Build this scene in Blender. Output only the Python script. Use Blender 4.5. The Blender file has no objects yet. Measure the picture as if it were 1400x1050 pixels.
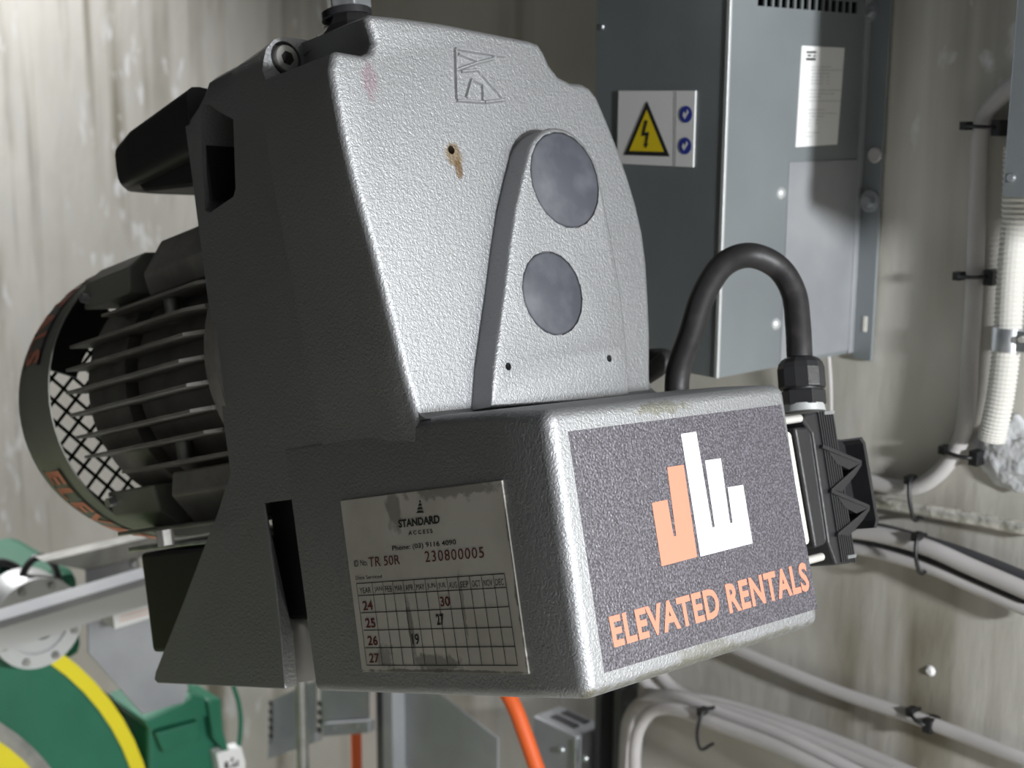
import bpy, bmesh, math, random
from mathutils import Vector, Matrix
random.seed(7)
S = bpy.context.scene
COL = S.collection
# ------------------------------------------------------------------ frames (metres)
F_PX = 1913.0
def nrm(v): return Vector(v).normalized()
cU = -nrm((-60, 9500, F_PX))                    # up, in camera axes (x right, y down, z forward)
cN = Vector((2167, -385, F_PX)); cN = (cN - cU * cN.dot(cU)).normalized()   # into the back wall
cX = cN.cross(cU)                               # along the back wall, to the right
CAM = Vector((0, 0, 1.5))
RW = Matrix((cX, cN, cU))                       # camera axes -> world
def rayw(px, py): return RW @ Vector(((px - 700) / F_PX, (py - 525) / F_PX, 1.0))
def onY(px, py, y):                             # world point seen there on the plane y = const
    r = rayw(px, py); return CAM + r * ((y - CAM.y) / r.y)
def onX(px, py, x):
    r = rayw(px, py); return CAM + r * ((x - CAM.x) / r.x)
hH = nrm((1944, -172, F_PX)); hD = nrm((-1850, 365, F_PX)); hD = (hD - hH * hD.dot(hH)).normalized()
hUp = hH.cross(hD)
P0 = CAM + RW @ (Vector((48 / F_PX, 37 / F_PX, 1)) * .86)
wH, wD, wU = RW @ hH, RW @ hD, RW @ hUp
FH = Matrix.Translation(P0) @ Matrix((wH, wD, wU)).transposed().to_4x4()     # hoist frame
FW = Matrix.Identity(4)
def L(px, py, ax, val):                         # point in the hoist frame on the plane axis = val (m)
    r = rayw(px, py); A = {'x': wH, 'y': wD, 'z': wU}[ax]
    t = (val + A.dot(P0 - CAM)) / A.dot(r); p = CAM + r * t - P0
    return Vector((p.dot(wH), p.dot(wD), p.dot(wU)))

# ------------------------------------------------------------------ camera, world, lights
cd = bpy.data.cameras.new('camera'); cam = bpy.data.objects.new('camera', cd); COL.objects.link(cam)
cd.sensor_width = 36; cd.lens = F_PX / 1400 * 36; cd.clip_start = .01
cd.dof.use_dof = True; cd.dof.focus_distance = .93; cd.dof.aperture_fstop = 8.5
ex, ey, ez = RW @ Vector((1, 0, 0)), RW @ Vector((0, -1, 0)), RW @ Vector((0, 0, -1))
cam.matrix_world = Matrix.Translation(CAM) @ Matrix((ex, ey, ez)).transposed().to_4x4()
S.camera = cam
w = bpy.data.worlds.new('world'); S.world = w; w.use_nodes = True
w.node_tree.nodes['Background'].inputs[0].default_value = (.9, .95, 1, 1)
w.node_tree.nodes['Background'].inputs[1].default_value = .02
def lamp(name, loc, power, radius, col=(1, 1, 1)):
    l = bpy.data.lights.new(name, 'POINT'); l.energy = power; l.shadow_soft_size = radius; l.color = col
    o = bpy.data.objects.new(name, l); o.location = loc; COL.objects.link(o); return o
lamp('work_lamp', (1.15, .715, 1.60), 208, .07, (.95, .975, 1))
bl_ = bpy.data.lights.new('bay_spot', 'SPOT'); bl_.energy = 370; bl_.spot_size = math.radians(70); bl_.spot_blend = .6; bl_.shadow_soft_size = .10; bl_.color = (.99, .99, 1)
bo_ = bpy.data.objects.new('bay_spot', bl_); COL.objects.link(bo_); bo_.location = (-3.45, .78, 3.0)
bo_.rotation_euler = (Vector((-2.75, 1.23, .55)) - Vector((-3.45, .78, 3.0))).to_track_quat('-Z', 'Y').to_euler()
lamp('fill_lamp', (-.2, -1.9, 2.5), 1.7, .3, (1, .97, .93))  # added soft fill from behind the camera, not a known fixture
S.view_settings.view_transform = 'Standard'; S.view_settings.look = 'None'
S.view_settings.gamma = 1; S.view_settings.use_curve_mapping = False; S.view_settings.exposure = 0.10

# ------------------------------------------------------------------ materials
def mat(name, col, rough=.5, metal=0.0, bump=None, var=None, spec=None, coat=0, vstretch=None):
    """bump=(scale, distance); var=(scale, colour2, lo, hi) mottling"""
    m = bpy.data.materials.new(name); m.use_nodes = True
    nt = m.node_tree; b = nt.nodes['Principled BSDF']
    b.inputs['Base Color'].default_value = (*col, 1); b.inputs['Roughness'].default_value = rough
    b.inputs['Metallic'].default_value = metal
    if spec is not None: b.inputs['Specular IOR Level'].default_value = spec
    if coat: b.inputs['Coat Weight'].default_value = coat
    tc = nt.nodes.new('ShaderNodeTexCoord'); out = tc.outputs['Object']
    if var:
        vo = out
        if vstretch:
            mp = nt.nodes.new('ShaderNodeMapping'); mp.inputs['Scale'].default_value = vstretch
            nt.links.new(out, mp.inputs[0]); vo = mp.outputs[0]
        n = nt.nodes.new('ShaderNodeTexNoise'); n.inputs['Scale'].default_value = var[0]; n.inputs['Detail'].default_value = 5
        nt.links.new(vo, n.inputs['Vector'])
        r = nt.nodes.new('ShaderNodeMapRange'); r.inputs[1].default_value = var[2]; r.inputs[2].default_value = var[3]
        nt.links.new(n.outputs['Fac'], r.inputs[0])
        mx = nt.nodes.new('ShaderNodeMix'); mx.data_type = 'RGBA'
        mx.inputs[6].default_value = (*col, 1); mx.inputs[7].default_value = (*var[1], 1)
        nt.links.new(r.outputs[0], mx.inputs[0]); nt.links.new(mx.outputs[2], b.inputs['Base Color'])
    if bump:
        n = nt.nodes.new('ShaderNodeTexNoise'); n.inputs['Scale'].default_value = bump[0]; n.inputs['Detail'].default_value = 2
        nt.links.new(out, n.inputs['Vector'])
        bp = nt.nodes.new('ShaderNodeBump'); bp.inputs['Distance'].default_value = bump[1]; bp.inputs['Strength'].default_value = 1
        nt.links.new(n.outputs['Fac'], bp.inputs['Height']); nt.links.new(bp.outputs[0], b.inputs['Normal'])
    return m
def stain(m, spots, col):
    """spots of wear at fixed object places: (x, y, z, radii(3), noise amount)"""
    nt = m.node_tree; b = nt.nodes['Principled BSDF']; ln = b.inputs['Base Color'].links
    src = ln[0].from_socket if ln else None
    tc = nt.nodes.new('ShaderNodeTexCoord'); n = nt.nodes.new('ShaderNodeTexNoise'); n.inputs['Scale'].default_value = 130; n.inputs['Detail'].default_value = 4
    nt.links.new(tc.outputs['Object'], n.inputs['Vector'])
    for (c, rad, amt, strength) in spots:
        mp = nt.nodes.new('ShaderNodeMapping'); mp.vector_type = 'TEXTURE'
        mp.inputs['Location'].default_value = c; mp.inputs['Scale'].default_value = rad
        nt.links.new(tc.outputs['Object'], mp.inputs[0])
        ln_ = nt.nodes.new('ShaderNodeVectorMath'); ln_.operation = 'LENGTH'; nt.links.new(mp.outputs[0], ln_.inputs[0])
        ad = nt.nodes.new('ShaderNodeMath'); ad.operation = 'MULTIPLY_ADD'; ad.inputs[1].default_value = amt
        nt.links.new(n.outputs['Fac'], ad.inputs[0]); nt.links.new(ln_.outputs['Value'], ad.inputs[2])
        r = nt.nodes.new('ShaderNodeMapRange'); r.inputs[1].default_value = 1.15 + amt * .5; r.inputs[2].default_value = .75 + amt * .5
        r.inputs[4].default_value = strength
        nt.links.new(ad.outputs[0], r.inputs[0])
        mx = nt.nodes.new('ShaderNodeMix'); mx.data_type = 'RGBA'; mx.inputs[7].default_value = (*col, 1)
        if src: nt.links.new(src, mx.inputs[6])
        else: mx.inputs[6].default_value = b.inputs['Base Color'].default_value
        nt.links.new(r.outputs[0], mx.inputs[0]); src = mx.outputs[2]
    nt.links.new(src, b.inputs['Base Color'])
    return m

def concrete(name, streak=True):
    m = bpy.data.materials.new(name); m.use_nodes = True; nt = m.node_tree; b = nt.nodes['Principled BSDF']
    b.inputs['Roughness'].default_value = .85
    tc = nt.nodes.new('ShaderNodeTexCoord')
    def noise(scale, stretch, det=6):
        mp = nt.nodes.new('ShaderNodeMapping'); mp.inputs['Scale'].default_value = stretch; nt.links.new(tc.outputs['Object'], mp.inputs[0])
        n = nt.nodes.new('ShaderNodeTexNoise'); n.inputs['Scale'].default_value = scale; n.inputs['Detail'].default_value = det
        nt.links.new(mp.outputs[0], n.inputs['Vector']); return n.outputs['Fac']
    def ramp(f, lo, hi):
        r = nt.nodes.new('ShaderNodeMapRange'); r.inputs[1].default_value = lo; r.inputs[2].default_value = hi; nt.links.new(f, r.inputs[0]); return r.outputs[0]
    def mix(f, a, c):
        mx = nt.nodes.new('ShaderNodeMix'); mx.data_type = 'RGBA'
        for i, s in ((6, a), (7, c)):
            if isinstance(s, tuple): mx.inputs[i].default_value = (*s, 1)
            else: nt.links.new(s, mx.inputs[i])
        nt.links.new(f, mx.inputs[0]); return mx.outputs[2]
    c = mix(ramp(noise(3, (1, 1, 1)), .35, .65), (.60, .58, .53), (.50, .48, .43))
    c = mix(ramp(noise(14, (1, 1, .8)), .52, .75), c, (.55, .54, .51))
    if streak:
        def mul(a, c2):
            q = nt.nodes.new('ShaderNodeMath'); q.operation = 'MULTIPLY'; nt.links.new(a, q.inputs[0]); nt.links.new(c2, q.inputs[1]); return q.outputs[0]
        st = mul(ramp(noise(9, (1, 1, .045), 7), .50, .62), ramp(noise(2.3, (1, 1, .55), 4), .46, .58))
        c = mix(st, c, (.21, .185, .135))
        fine = mul(ramp(noise(26, (1, 1, .06), 6), .54, .76), ramp(noise(1.3, (1, 1, .15), 2), .50, .62))
        c = mix(fine, c, (.30, .28, .24))
        sp = mul(ramp(noise(24, (1, 1, .6), 5), .60, .68), ramp(noise(2.6, (1, 1, .6), 2), .52, .62))
        c = mix(sp, c, (.74, .74, .74))
    nt.links.new(c, b.inputs['Base Color'])
    bp = nt.nodes.new('ShaderNodeBump'); bp.inputs['Distance'].default_value = .0012
    nt.links.new(noise(45, (1, 1, .35), 6), bp.inputs['Height']); nt.links.new(bp.outputs[0], b.inputs['Normal'])
    return m

def hammer(name):
    """silver hammer-finish paint: metal flake in a grey film with a wrinkled surface"""
    m = mat(name, (.345, .35, .36), .58, .84, None)
    nt = m.node_tree; b = nt.nodes['Principled BSDF']
    tc = nt.nodes.new('ShaderNodeTexCoord')
    n = nt.nodes.new('ShaderNodeTexNoise'); n.inputs['Scale'].default_value = 480; n.inputs['Detail'].default_value = 1.5; n.inputs['Distortion'].default_value = .8
    nt.links.new(tc.outputs['Object'], n.inputs['Vector'])
    bp = nt.nodes.new('ShaderNodeBump'); bp.inputs['Distance'].default_value = .0006
    nt.links.new(n.outputs['Fac'], bp.inputs['Height']); nt.links.new(bp.outputs[0], b.inputs['Normal'])
    return m
PAINT = hammer('silver_hammer_paint')
BODY = hammer('silver_hammer_paint_body')
DARKCAST = mat('dark_grey_cast_paint', (.36, .35, .33), .5, .3, (300, .0003), (25, (.25, .24, .225), .4, .65))
FANCOVER = mat('grey_green_sheet', (.30, .305, .27), .5, .2, None, (12, (.24, .245, .22), .4, .65))
BLACK = mat('black_plastic_and_shade', (.018, .018, .019), .42, 0, (500, .0001))
BLACKG = mat('black_moulded_plastic', (.022, .022, .024), .3, 0, (260, .0002))
RUBBER = mat('black_rubber_cable', (.016, .015, .016), .5, 0, (120, .0003), (60, (.035, .031, .032), .5, .75))
DISC = mat('dark_grey_plug', (.055, .058, .072), .62, 0, (90, .0002), (45, (.10, .104, .12), .45, .75))
HOLE = mat('unlit_hole', (.01, .008, .007), .8)
ZINC = mat('bright_zinc', (.62, .64, .66), .35, .9, (60, .0004), (50, (.45, .47, .5), .4, .6))
STEEL = mat('dull_steel', (.42, .42, .40), .42, .85, (90, .0003), (30, (.28, .28, .27), .4, .7))
BRIGHT = mat('polished_steel', (.85, .83, .79), .3, .55, (14, .002))
GALV = mat('galvanised_sheet', (.36, .37, .385), .5, .35, None, (10, (.29, .30, .32), .4, .65))
CABGREY = mat('cabinet_blue_grey', (.27, .295, .305), .36, .35, (25, .0004), (5, (.22, .24, .25), .35, .65))
WHITEP = mat('white_print', (.72, .72, .74), .45)
PAPER = mat('white_paper', (.80, .80, .79), .5)
PLATE = mat('grubby_white_plate', (.62, .60, .55), .5, 0, None, (18, (.50, .48, .43), .42, .7))
ORANGE = mat('peach_orange_print', (.60, .235, .155), .4)
ORANGE2 = mat('orange_red_print', (.80, .30, .20), .5)
INK = mat('black_ink', (.02, .02, .022), .5)
REDINK = mat('red_ink', (.13, .02, .02), .5)
GREYINK = mat('grey_ink', (.30, .30, .31), .5)
STICK = mat('dark_grey_textured_vinyl', (.042, .038, .048), .36, 0, (560, .0008), (600, (.125, .115, .14), .45, .6), spec=.9)
TAPE = mat('black_tape', (.022, .024, .032), .45)
YEL = mat('signal_yellow', (.82, .62, .02), .4)
BLUE = mat('mandatory_blue', (.03, .05, .33), .4)
CREAM = mat('cream_gasket', (.74, .72, .66), .6)
GREEN = mat('machine_green', (.014, .125, .07), .42, 0, (40, .0006), (6, (.02, .155, .09), .4, .65))
YELLOW = mat('yellow_rim_paint', (.78, .66, .02), .45)
CASTGREY = mat('light_cast_grey', (.55, .56, .56), .45, .4, (80, .0004))
PVC = mat('grey_cable_sheath', (.50, .48, .475), .5, 0, None, (9, (.43, .41, .40), .4, .65))
PVCD = mat('dark_cable_sheath', (.05, .05, .055), .45)
FOIL = mat('foil_wrapped_pipe', (.66, .64, .58), .36, .45, (60, .004))
WHITEC = mat('white_corrugated_plastic', (.60, .59, .55), .45)
FOAM = mat('grey_white_mortar', (.62, .63, .65), .85, 0, (50, .006), (22, (.45, .46, .47), .4, .7))
REDOR = mat('orange_sling', (.80, .13, .025), .55)
TIE = mat('black_cable_tie', (.012, .012, .013), .4)
CONC = concrete('board_marked_concrete'); CONC2 = concrete('plain_concrete', False)
# marks on the hoist paint: rust around the hole, pink scuffs, chipped bottom edges
_h = L(620, 208, 'y', .1216)
stain(PAINT, [((_h.x, _h.y, _h.z - .002), (.0082, .01, .0095), .9, .75)], (.20, .135, .055))
stain(PAINT, [((_h.x + .003, _h.y, _h.z - .012), (.0040, .01, .008), .6, .85)], (.16, .10, .045))
stain(PAINT, [((L(505, 110, 'y', .1216).x, .1216, L(505, 110, 'y', .1216).z), (.006, .01, .012), 2.2, .5)], (.30, .20, .24))
stain(BODY, [((-.001, .0, -.178), (.010, .010, .006), 2.5, .8), ((.12, .0, -.176), (.13, .006, .0035), 2.5, .6), ((.11, .0, -.006), (.03, .008, .004), 2.4, .7),
             ((.12, .0, -.171), (.03, .004, .006), 2.2, .5)], (.20, .195, .15))
stain(PLATE, [((-.002, .158, -.050), (.01, .008, .014), 1.5, .55), ((-.002, .157, -.129), (.01, .003, .022), 1.4, .6),
              ((-.002, .135, -.156), (.01, .026, .006), 2.4, .55), ((-.002, .09, -.041), (.01, .045, .005), 2.6, .5), ((-.002, .19, -.152), (.01, .010, .008), 2.4, .45),
              ((-.002, .046, -.10), (.01, .0028, .06), 2.0, .75), ((-.002, .13, -.1615), (.01, .09, .002), 1.4, .7), ((-.002, .10, -.120), (.01, .002, .02), 2.2, .4)], (.07, .065, .055))

# ------------------------------------------------------------------ mesh helpers
WM = {}                                                            # world matrices of the empties
class MB:
    def __init__(s, frame=FW): s.v = []; s.f = []; s.fr = frame
    def add(s, vs, fs):
        k = len(s.v); s.v += [Vector(p) for p in vs]; s.f += [tuple(i + k for i in q) for q in fs]; return s
    def box(s, lo, hi):
        x0, y0, z0 = lo; x1, y1, z1 = hi
        return s.add([(x0, y0, z0), (x1, y0, z0), (x1, y1, z0), (x0, y1, z0), (x0, y0, z1), (x1, y0, z1), (x1, y1, z1), (x0, y1, z1)],
                     [(0, 3, 2, 1), (4, 5, 6, 7), (0, 1, 5, 4), (1, 2, 6, 5), (2, 3, 7, 6), (3, 0, 4, 7)])
    def loft(s, secs, caps=True):
        n = len(secs[0]); vs = [p for q in secs for p in q]; fs = []
        for k in range(len(secs) - 1):
            for i in range(n):
                j = (i + 1) % n; fs.append((k * n + i, k * n + j, (k + 1) * n + j, (k + 1) * n + i))
        if caps: fs += [tuple(range(n - 1, -1, -1)), tuple(range((len(secs) - 1) * n, len(secs) * n))]
        return s.add(vs, fs)
    def prism(s, poly, vec):                                        # poly: 3D points, extruded along vec
        v = Vector(vec); return s.loft([[Vector(p) for p in poly], [Vector(p) + v for p in poly]])
    def cyl(s, p0, p1, r0, r1=None, n=24, caps=True):
        return s.lathe(p0, p1, [(0, r0), (1, r0 if r1 is None else r1)], n, caps)
    def lathe(s, p0, p1, prof, n=24, caps=True, rot=0.0):           # prof: (fraction along axis, radius)
        p0 = Vector(p0); p1 = Vector(p1); a = (p1 - p0).normalized()
        u = a.orthogonal().normalized() if abs(a.z) > .9 or True else 0; v = a.cross(u)
        secs = [[p0.lerp(p1, t) + (u * math.cos(rot + 2 * math.pi * i / n) + v * math.sin(rot + 2 * math.pi * i / n)) * r for i in range(n)] for t, r in prof]
        return s.loft(secs, caps)
    def ring(s, p0, p1, ro, ri, n=48):
        p0 = Vector(p0); p1 = Vector(p1); a = (p1 - p0).normalized(); u = a.orthogonal().normalized(); v = a.cross(u)
        def c(p, r): return [p + (u * math.cos(2 * math.pi * i / n) + v * math.sin(2 * math.pi * i / n)) * r for i in range(n)]
        secs = [c(p0, ri), c(p0, ro), c(p1, ro), c(p1, ri), c(p0, ri)]
        return s.loft(secs, False)
    def tube(s, pts, r, n=12, sub=6, rfun=None, caps=True):
        P = [Vector(p) for p in pts]
        if sub > 1 and len(P) > 2:
            Q = []
            for i in range(len(P) - 1):
                a = P[max(i - 1, 0)]; b = P[i]; c = P[i + 1]; d = P[min(i + 2, len(P) - 1)]
                for k in range(sub):
                    t = k / sub
                    Q.append(.5 * ((2 * b) + (c - a) * t + (2 * a - 5 * b + 4 * c - d) * t * t + (3 * b - a - 3 * c + d) * t ** 3))
            Q.append(P[-1]); P = Q
        t0 = (P[1] - P[0]).normalized(); u = t0.orthogonal().normalized(); secs = []
        for i, p in enumerate(P):
            t = (P[min(i + 1, len(P) - 1)] - P[max(i - 1, 0)]).normalized()
            u = (u - t * u.dot(t)).normalized(); v = t.cross(u)
            rr = r if rfun is None else rfun(i, len(P))
            secs.append([p + (u * math.cos(2 * math.pi * k / n) + v * math.sin(2 * math.pi * k / n)) * rr for k in range(n)])
        return s.loft(secs, caps)
    def build(s, name, material, parent=None, smooth=False, bevel=0, seg=2, cut=None, frame=None, angle=35, **tags):
        fr = frame or s.fr
        W = [fr @ p for p in s.v]
        if parent is not None: inv = WM[parent.name].inverted(); loc = None
        else:
            lo = Vector([min(p[i] for p in W) for i in range(3)]); hi = Vector([max(p[i] for p in W) for i in range(3)])
            loc = Vector(((lo.x + hi.x) / 2, (lo.y + hi.y) / 2, lo.z)); inv = Matrix.Translation(-loc)
        me = bpy.data.meshes.new(name); me.from_pydata([inv @ p for p in W], [], s.f)
        bm = bmesh.new(); bm.from_mesh(me); bmesh.ops.recalc_face_normals(bm, faces=bm.faces)
        if bevel:
            es = [e for e in bm.edges if len(e.link_faces) == 2 and e.calc_face_angle(0) > math.radians(angle)]
            bmesh.ops.bevel(bm, geom=es, offset=bevel, segments=seg, profile=.5, affect='EDGES', clamp_overlap=True)
        bm.to_mesh(me); bm.free()
        me.materials.append(material)
        o = bpy.data.objects.new(name, me); COL.objects.link(o)
        if parent is not None: o.parent = parent; WM[o.name] = WM[parent.name].copy()
        else: o.location = loc; WM[o.name] = Matrix.Translation(loc)
        if cut:
            for c in cut:
                bpy.context.view_layer.update()
                md = o.modifiers.new('cut', 'BOOLEAN'); md.operation = 'DIFFERENCE'; md.object = c; md.solver = 'EXACT'
            bpy.context.view_layer.update()
            ev = o.evaluated_get(bpy.context.evaluated_depsgraph_get())
            nm = bpy.data.meshes.new_from_object(ev); o.modifiers.clear(); o.data = nm
            for c in cut: bpy.data.objects.remove(c)
        if smooth:
            o.data.shade_smooth()
            o.data.set_sharp_from_angle(angle=math.radians(angle))
        for k, v in tags.items(): o[k] = v
        return o
def thing(name, label, cat, loc=None, frame=None, group=None):
    o = bpy.data.objects.new(name, None); COL.objects.link(o); o.empty_display_size = .05
    m = frame if frame is not None else Matrix.Translation(Vector(loc))
    o.matrix_world = m; WM[o.name] = m.copy()
    o['label'] = label; o['category'] = cat
    if group: o['group'] = group
    return o
def top(label, cat, group=None):
    d = dict(label=label, category=cat)
    if group: d['group'] = group
    return d
_tx = {}
def glyphs(txt, bold=0.0, space=1.0):
    """text as a flat mesh normalised to a unit square: (verts2d, faces)"""
    key = (txt, bold, space)
    if key in _tx: return _tx[key]
    c = bpy.data.curves.new('t', 'FONT'); c.body = txt; c.offset = bold; c.space_character = space; c.resolution_u = 3; c.fill_mode = 'FRONT'
    c.align_x = 'LEFT'
    o = bpy.data.objects.new('t', c); COL.objects.link(o); bpy.context.view_layer.update()
    me = bpy.data.meshes.new_from_object(o.evaluated_get(bpy.context.evaluated_depsgraph_get()))
    xs = [v.co.x for v in me.vertices]; ys = [v.co.y for v in me.vertices]
    x0, x1, y0, y1 = min(xs), max(xs), min(ys), max(ys)
    r = ([((v.co.x - x0) / (x1 - x0), (v.co.y - y0) / (y1 - y0)) for v in me.vertices], [tuple(p.vertices) for p in me.polygons])
    bpy.data.objects.remove(o); bpy.data.curves.remove(c); bpy.data.meshes.remove(me); _tx[key] = r; return r
def quad(c, u, v):                                                  # c: BL, BR, TR, TL
    return (c[0] * (1 - u) + c[1] * u) * (1 - v) + (c[3] * (1 - u) + c[2] * u) * v
def put(mb, txt, c, bold=0.0, space=1.0):
    vs, fs = glyphs(txt, bold, space); mb.add([quad(c, u, v) for u, v in vs], fs)
def line(mb, a, b, w, n):                                           # flat line of width w on a surface of normal n
    d = (b - a).normalized(); s = d.cross(n).normalized() * (w / 2); mb.add([a - s, b - s, b + s, a + s], [(0, 1, 2, 3)])

# ------------------------------------------------------------------ setting
YW = 1.2324
def struct(name, lo, hi, m):
    return MB().box(lo, hi).build(name, m, kind='structure')
struct('wall_back', (-5.2, YW, 0), (3.2, YW + .2, 3.3), CONC)
DARKW = mat('dark_painted_wall', (.10, .10, .10), .8)
struct('wall_left', (-5.4, -3.2, 0), (-5.2, YW + .2, 3.3), DARKW)
struct('wall_right', (3.2, -3.2, 0), (3.4, YW + .2, 3.3), DARKW)
struct('wall_front', (-5.4, -3.4, 0), (3.4, -3.2, 3.3), DARKW)
struct('floor', (-5.4, -3.4, -.1), (3.4, YW + .2, 0), CONC2)
struct('ceiling', (-5.4, -3.4, 3.3), (3.4, YW + .2, 3.4), DARKW)

# ================================================================== THE HOIST (frame FH: x along the silver face, y away, z up)
hoist = thing('traction_hoist', 'large silver electric hoist hanging in the foreground with a finned motor and company sticker', 'hoist', frame=FH)
YF = .1216                                                          # plane of the tall silver face
def hb(): return MB(FH)
def off2(poly, d):                                                  # inset a closed outline given in (x, z)
    n = len(poly); out = []
    area = sum(poly[i][0] * poly[(i + 1) % n][1] - poly[(i + 1) % n][0] * poly[i][1] for i in range(n))
    sg = 1 if area > 0 else -1
    for i in range(n):
        a = Vector(poly[i - 1]); b = Vector(poly[i]); c = Vector(poly[(i + 1) % n])
        e1 = (b - a).normalized(); e2 = (c - b).normalized()
        n1 = Vector((-e1.y, e1.x)) * sg; n2 = Vector((-e2.y, e2.x)) * sg; m_ = (n1 + n2)
        if m_.length < 1e-4: m_ = n1
        m_.normalize(); k = min(1 / max(m_.dot(n1), .5), 1.6)
        out.append((b.x + m_.x * d * k, b.y + m_.y * d * k))
    return out
def rounded(poly, r, y0, y1, seg=5):                                # sections from the front plane y0 back to y1, front edge rounded
    secs = []
    for k in range(seg + 1):
        a = math.pi / 2 * k / seg
        secs.append([Vector((x, y0 + r * (1 - math.sin(a)), z)) for x, z in off2(poly, r * (1 - math.cos(a)) if k else 0)][:])
    secs = []
    for k in range(seg + 1):
        a = math.pi / 2 * k / seg
        secs.append([Vector((x, y0 + r * (1 - math.sin(a)), z)) for x, z in off2(poly, r * (1 - math.cos(a)))])
    secs.reverse()                                                  # a = 90deg first: full inset at the front plane
    secs[0] = [Vector((p.x, y0, p.z)) for p in secs[0]]
    secs.append([Vector((x, y1, z)) for x, z in poly])
    return secs
# --- tall silver gear case
px_out = [(568, 560), (555, 518), (539, 455), (525, 400), (510, 340), (494, 283), (482, 240), (469, 183), (459, 130), (453, 95), (456, 72), (463, 68), (480, 71), (497, 74), (507, 70),
          (512, 58), (509, 45), (505, 33), (502, 23), (508, 18), (555, 23), (610, 31), (670, 43), (725, 54), (738, 59), (746, 72), (753, 88), (765, 103), (782, 112), (797, 113),
          (808, 119), (818, 132), (832, 165), (846, 200), (860, 240), (872, 280), (881, 320), (886, 360), (889, 410), (891, 460), (891, 525)]
OUT = [(L(x, y, 'y', YF).x, L(x, y, 'y', YF).z) for x, y in px_out]
OUT = [(0.0, -.02)] + OUT + [(OUT[-1][0], -.02)]
secs = rounded(OUT, .0055, YF, YF + .03)
Y2 = .226
def back_x(x, y): return x if x > .002 else x * max(0, 1 - (y - YF) / (.30 - YF))
secs[-1] = [Vector((back_x(x, YF + .03), YF + .03, z)) for x, z in OUT]
def back_pt(i, x, z):
    if 11 <= i <= 13: return Vector(((-.013, .004, .019)[i - 11], Y2, (.274, .2725, .271)[i - 11]))
    if 14 <= i <= 20: return Vector(((.0245, .0275, .027, .026, .0255, .026, .030)[i - 14], Y2, (.274, .282, .290, .298, .304, .3065, .3075)[i - 14])) if i < 20 else Vector((.03, Y2, .3075))
    return Vector((back_x(x, Y2), Y2, z + (.013 if z > .28 else 0)))
BACK = [back_pt(i, x, z) for i, (x, z) in enumerate(OUT)]
secs[-1] = [a.lerp(b, .03 / (Y2 - YF)) for a, b in zip([Vector((x, YF, z)) for x, z in OUT], BACK)]
secs.append(BACK); secs.append([p + Vector((0, .006, 0)) for p in BACK])
def hcyl(px, py, yy, r, depth=.03):                                  # cutter cylinder along the hoist's depth
    p = L(px, py, 'y', yy); return hb().cyl(p - Vector((0, .01, 0)), p + Vector((0, depth, 0)), r, n=20).build('cutter', HOLE)
hb().loft(secs).build('gear_case', PAINT, hoist, smooth=True, cut=[hcyl(617, 205, YF, .0032)], angle=50, label='tall silver hammer-finish gear case front')
hp = L(617, 205, 'y', YF)
hb().cyl(hp + Vector((0, .012, 0)), hp + Vector((0, .014, 0)), .005, n=12).build('screw_hole', HOLE, hoist)
# --- raised teardrop boss with two plugs
YB = YF - .021
c1 = L(773, 246, 'y', YB); c2 = L(756, 401, 'y', YB)
bl = []
for q in [(672, 556), (676, 500), (682, 455), (689, 405), (697, 340), (705, 285), (715, 240)]:
    p = L(*q, 'y', YB); bl.append((p.x, p.z))
R1 = .0405
arc = [(c1.x + R1 * math.cos(math.radians(t)), c1.z + R1 * math.sin(math.radians(t))) for t in range(160, -1, -10)]
br = [(L(*q, 'y', YB).x, L(*q, 'y', YB).z) for q in [(838, 330), (850, 400), (858, 470), (862, 545)]]
boss = bl + arc + br
holes = [hcyl(695, 501, YB, .0028, .012), hcyl(833, 490, YB, .0028, .012),
         hcyl(773, 246, YB, .0372, .0035), hcyl(756, 401, YB, .0316, .0035)]
hb().loft(rounded(boss, .003, YB, YF + .004, 3)).build('boss_cover', PAINT, hoist, smooth=True, cut=holes, angle=50)
for q in [(695, 501), (833, 490)]:
    p = L(*q, 'y', YB); hb().cyl(p + Vector((0, .008, 0)), p + Vector((0, .0095, 0)), .0026, n=12).build('screw_hole', HOLE, hoist)
for q, r in (((773, 246), .0362), ((756, 401), .0306)):
    p = L(*q, 'y', YB); y0 = -.0002
    hb().lathe(p + Vector((0, .004, 0)), p + Vector((0, y0, 0)), [(0, r), (.75, r), (1, r - .0012)], 56).build('plug', DISC, hoist, smooth=True, angle=50, label='round dark grey plastic plug')
# --- embossed triangular mark near the top of the face
def lp(x, y, yy=YF): return L(590 + x / 10, 40 + y / 10, 'y', yy)
mk = hb()
def ridge(a, b, w=.0030, h=.0020):
    a = lp(*a); b = lp(*b); d = (b - a).normalized(); s_ = d.cross(Vector((0, 1, 0))) * w / 2; o_ = Vector((0, -h, 0))
    mk.add([a - s_, a + s_, b + s_, b - s_, a + o_ - s_ * .35, a + o_ + s_ * .35, b + o_ + s_ * .35, b + o_ - s_ * .35],
           [(0, 1, 2, 3), (4, 7, 6, 5), (0, 4, 5, 1), (1, 5, 6, 2), (2, 6, 7, 3), (3, 7, 4, 0)])
for a, b in [((320, 270), (340, 960)), ((320, 270), (980, 375)), ((360, 340), (620, 440)), ((340, 560), (620, 460)), ((620, 460), (830, 410)), ((830, 410), (870, 350)),
             ((620, 560), (960, 950)), ((470, 940), (540, 690)), ((540, 690), (700, 760)), ((690, 760), (700, 980)), ((340, 975), (700, 1000)), ((720, 1000), (990, 970)), ((400, 580), (620, 560))]:
    ridge(a, b)
mk.build('embossed_mark', PAINT, hoist, label='shallow embossed triangular mark')
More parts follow.
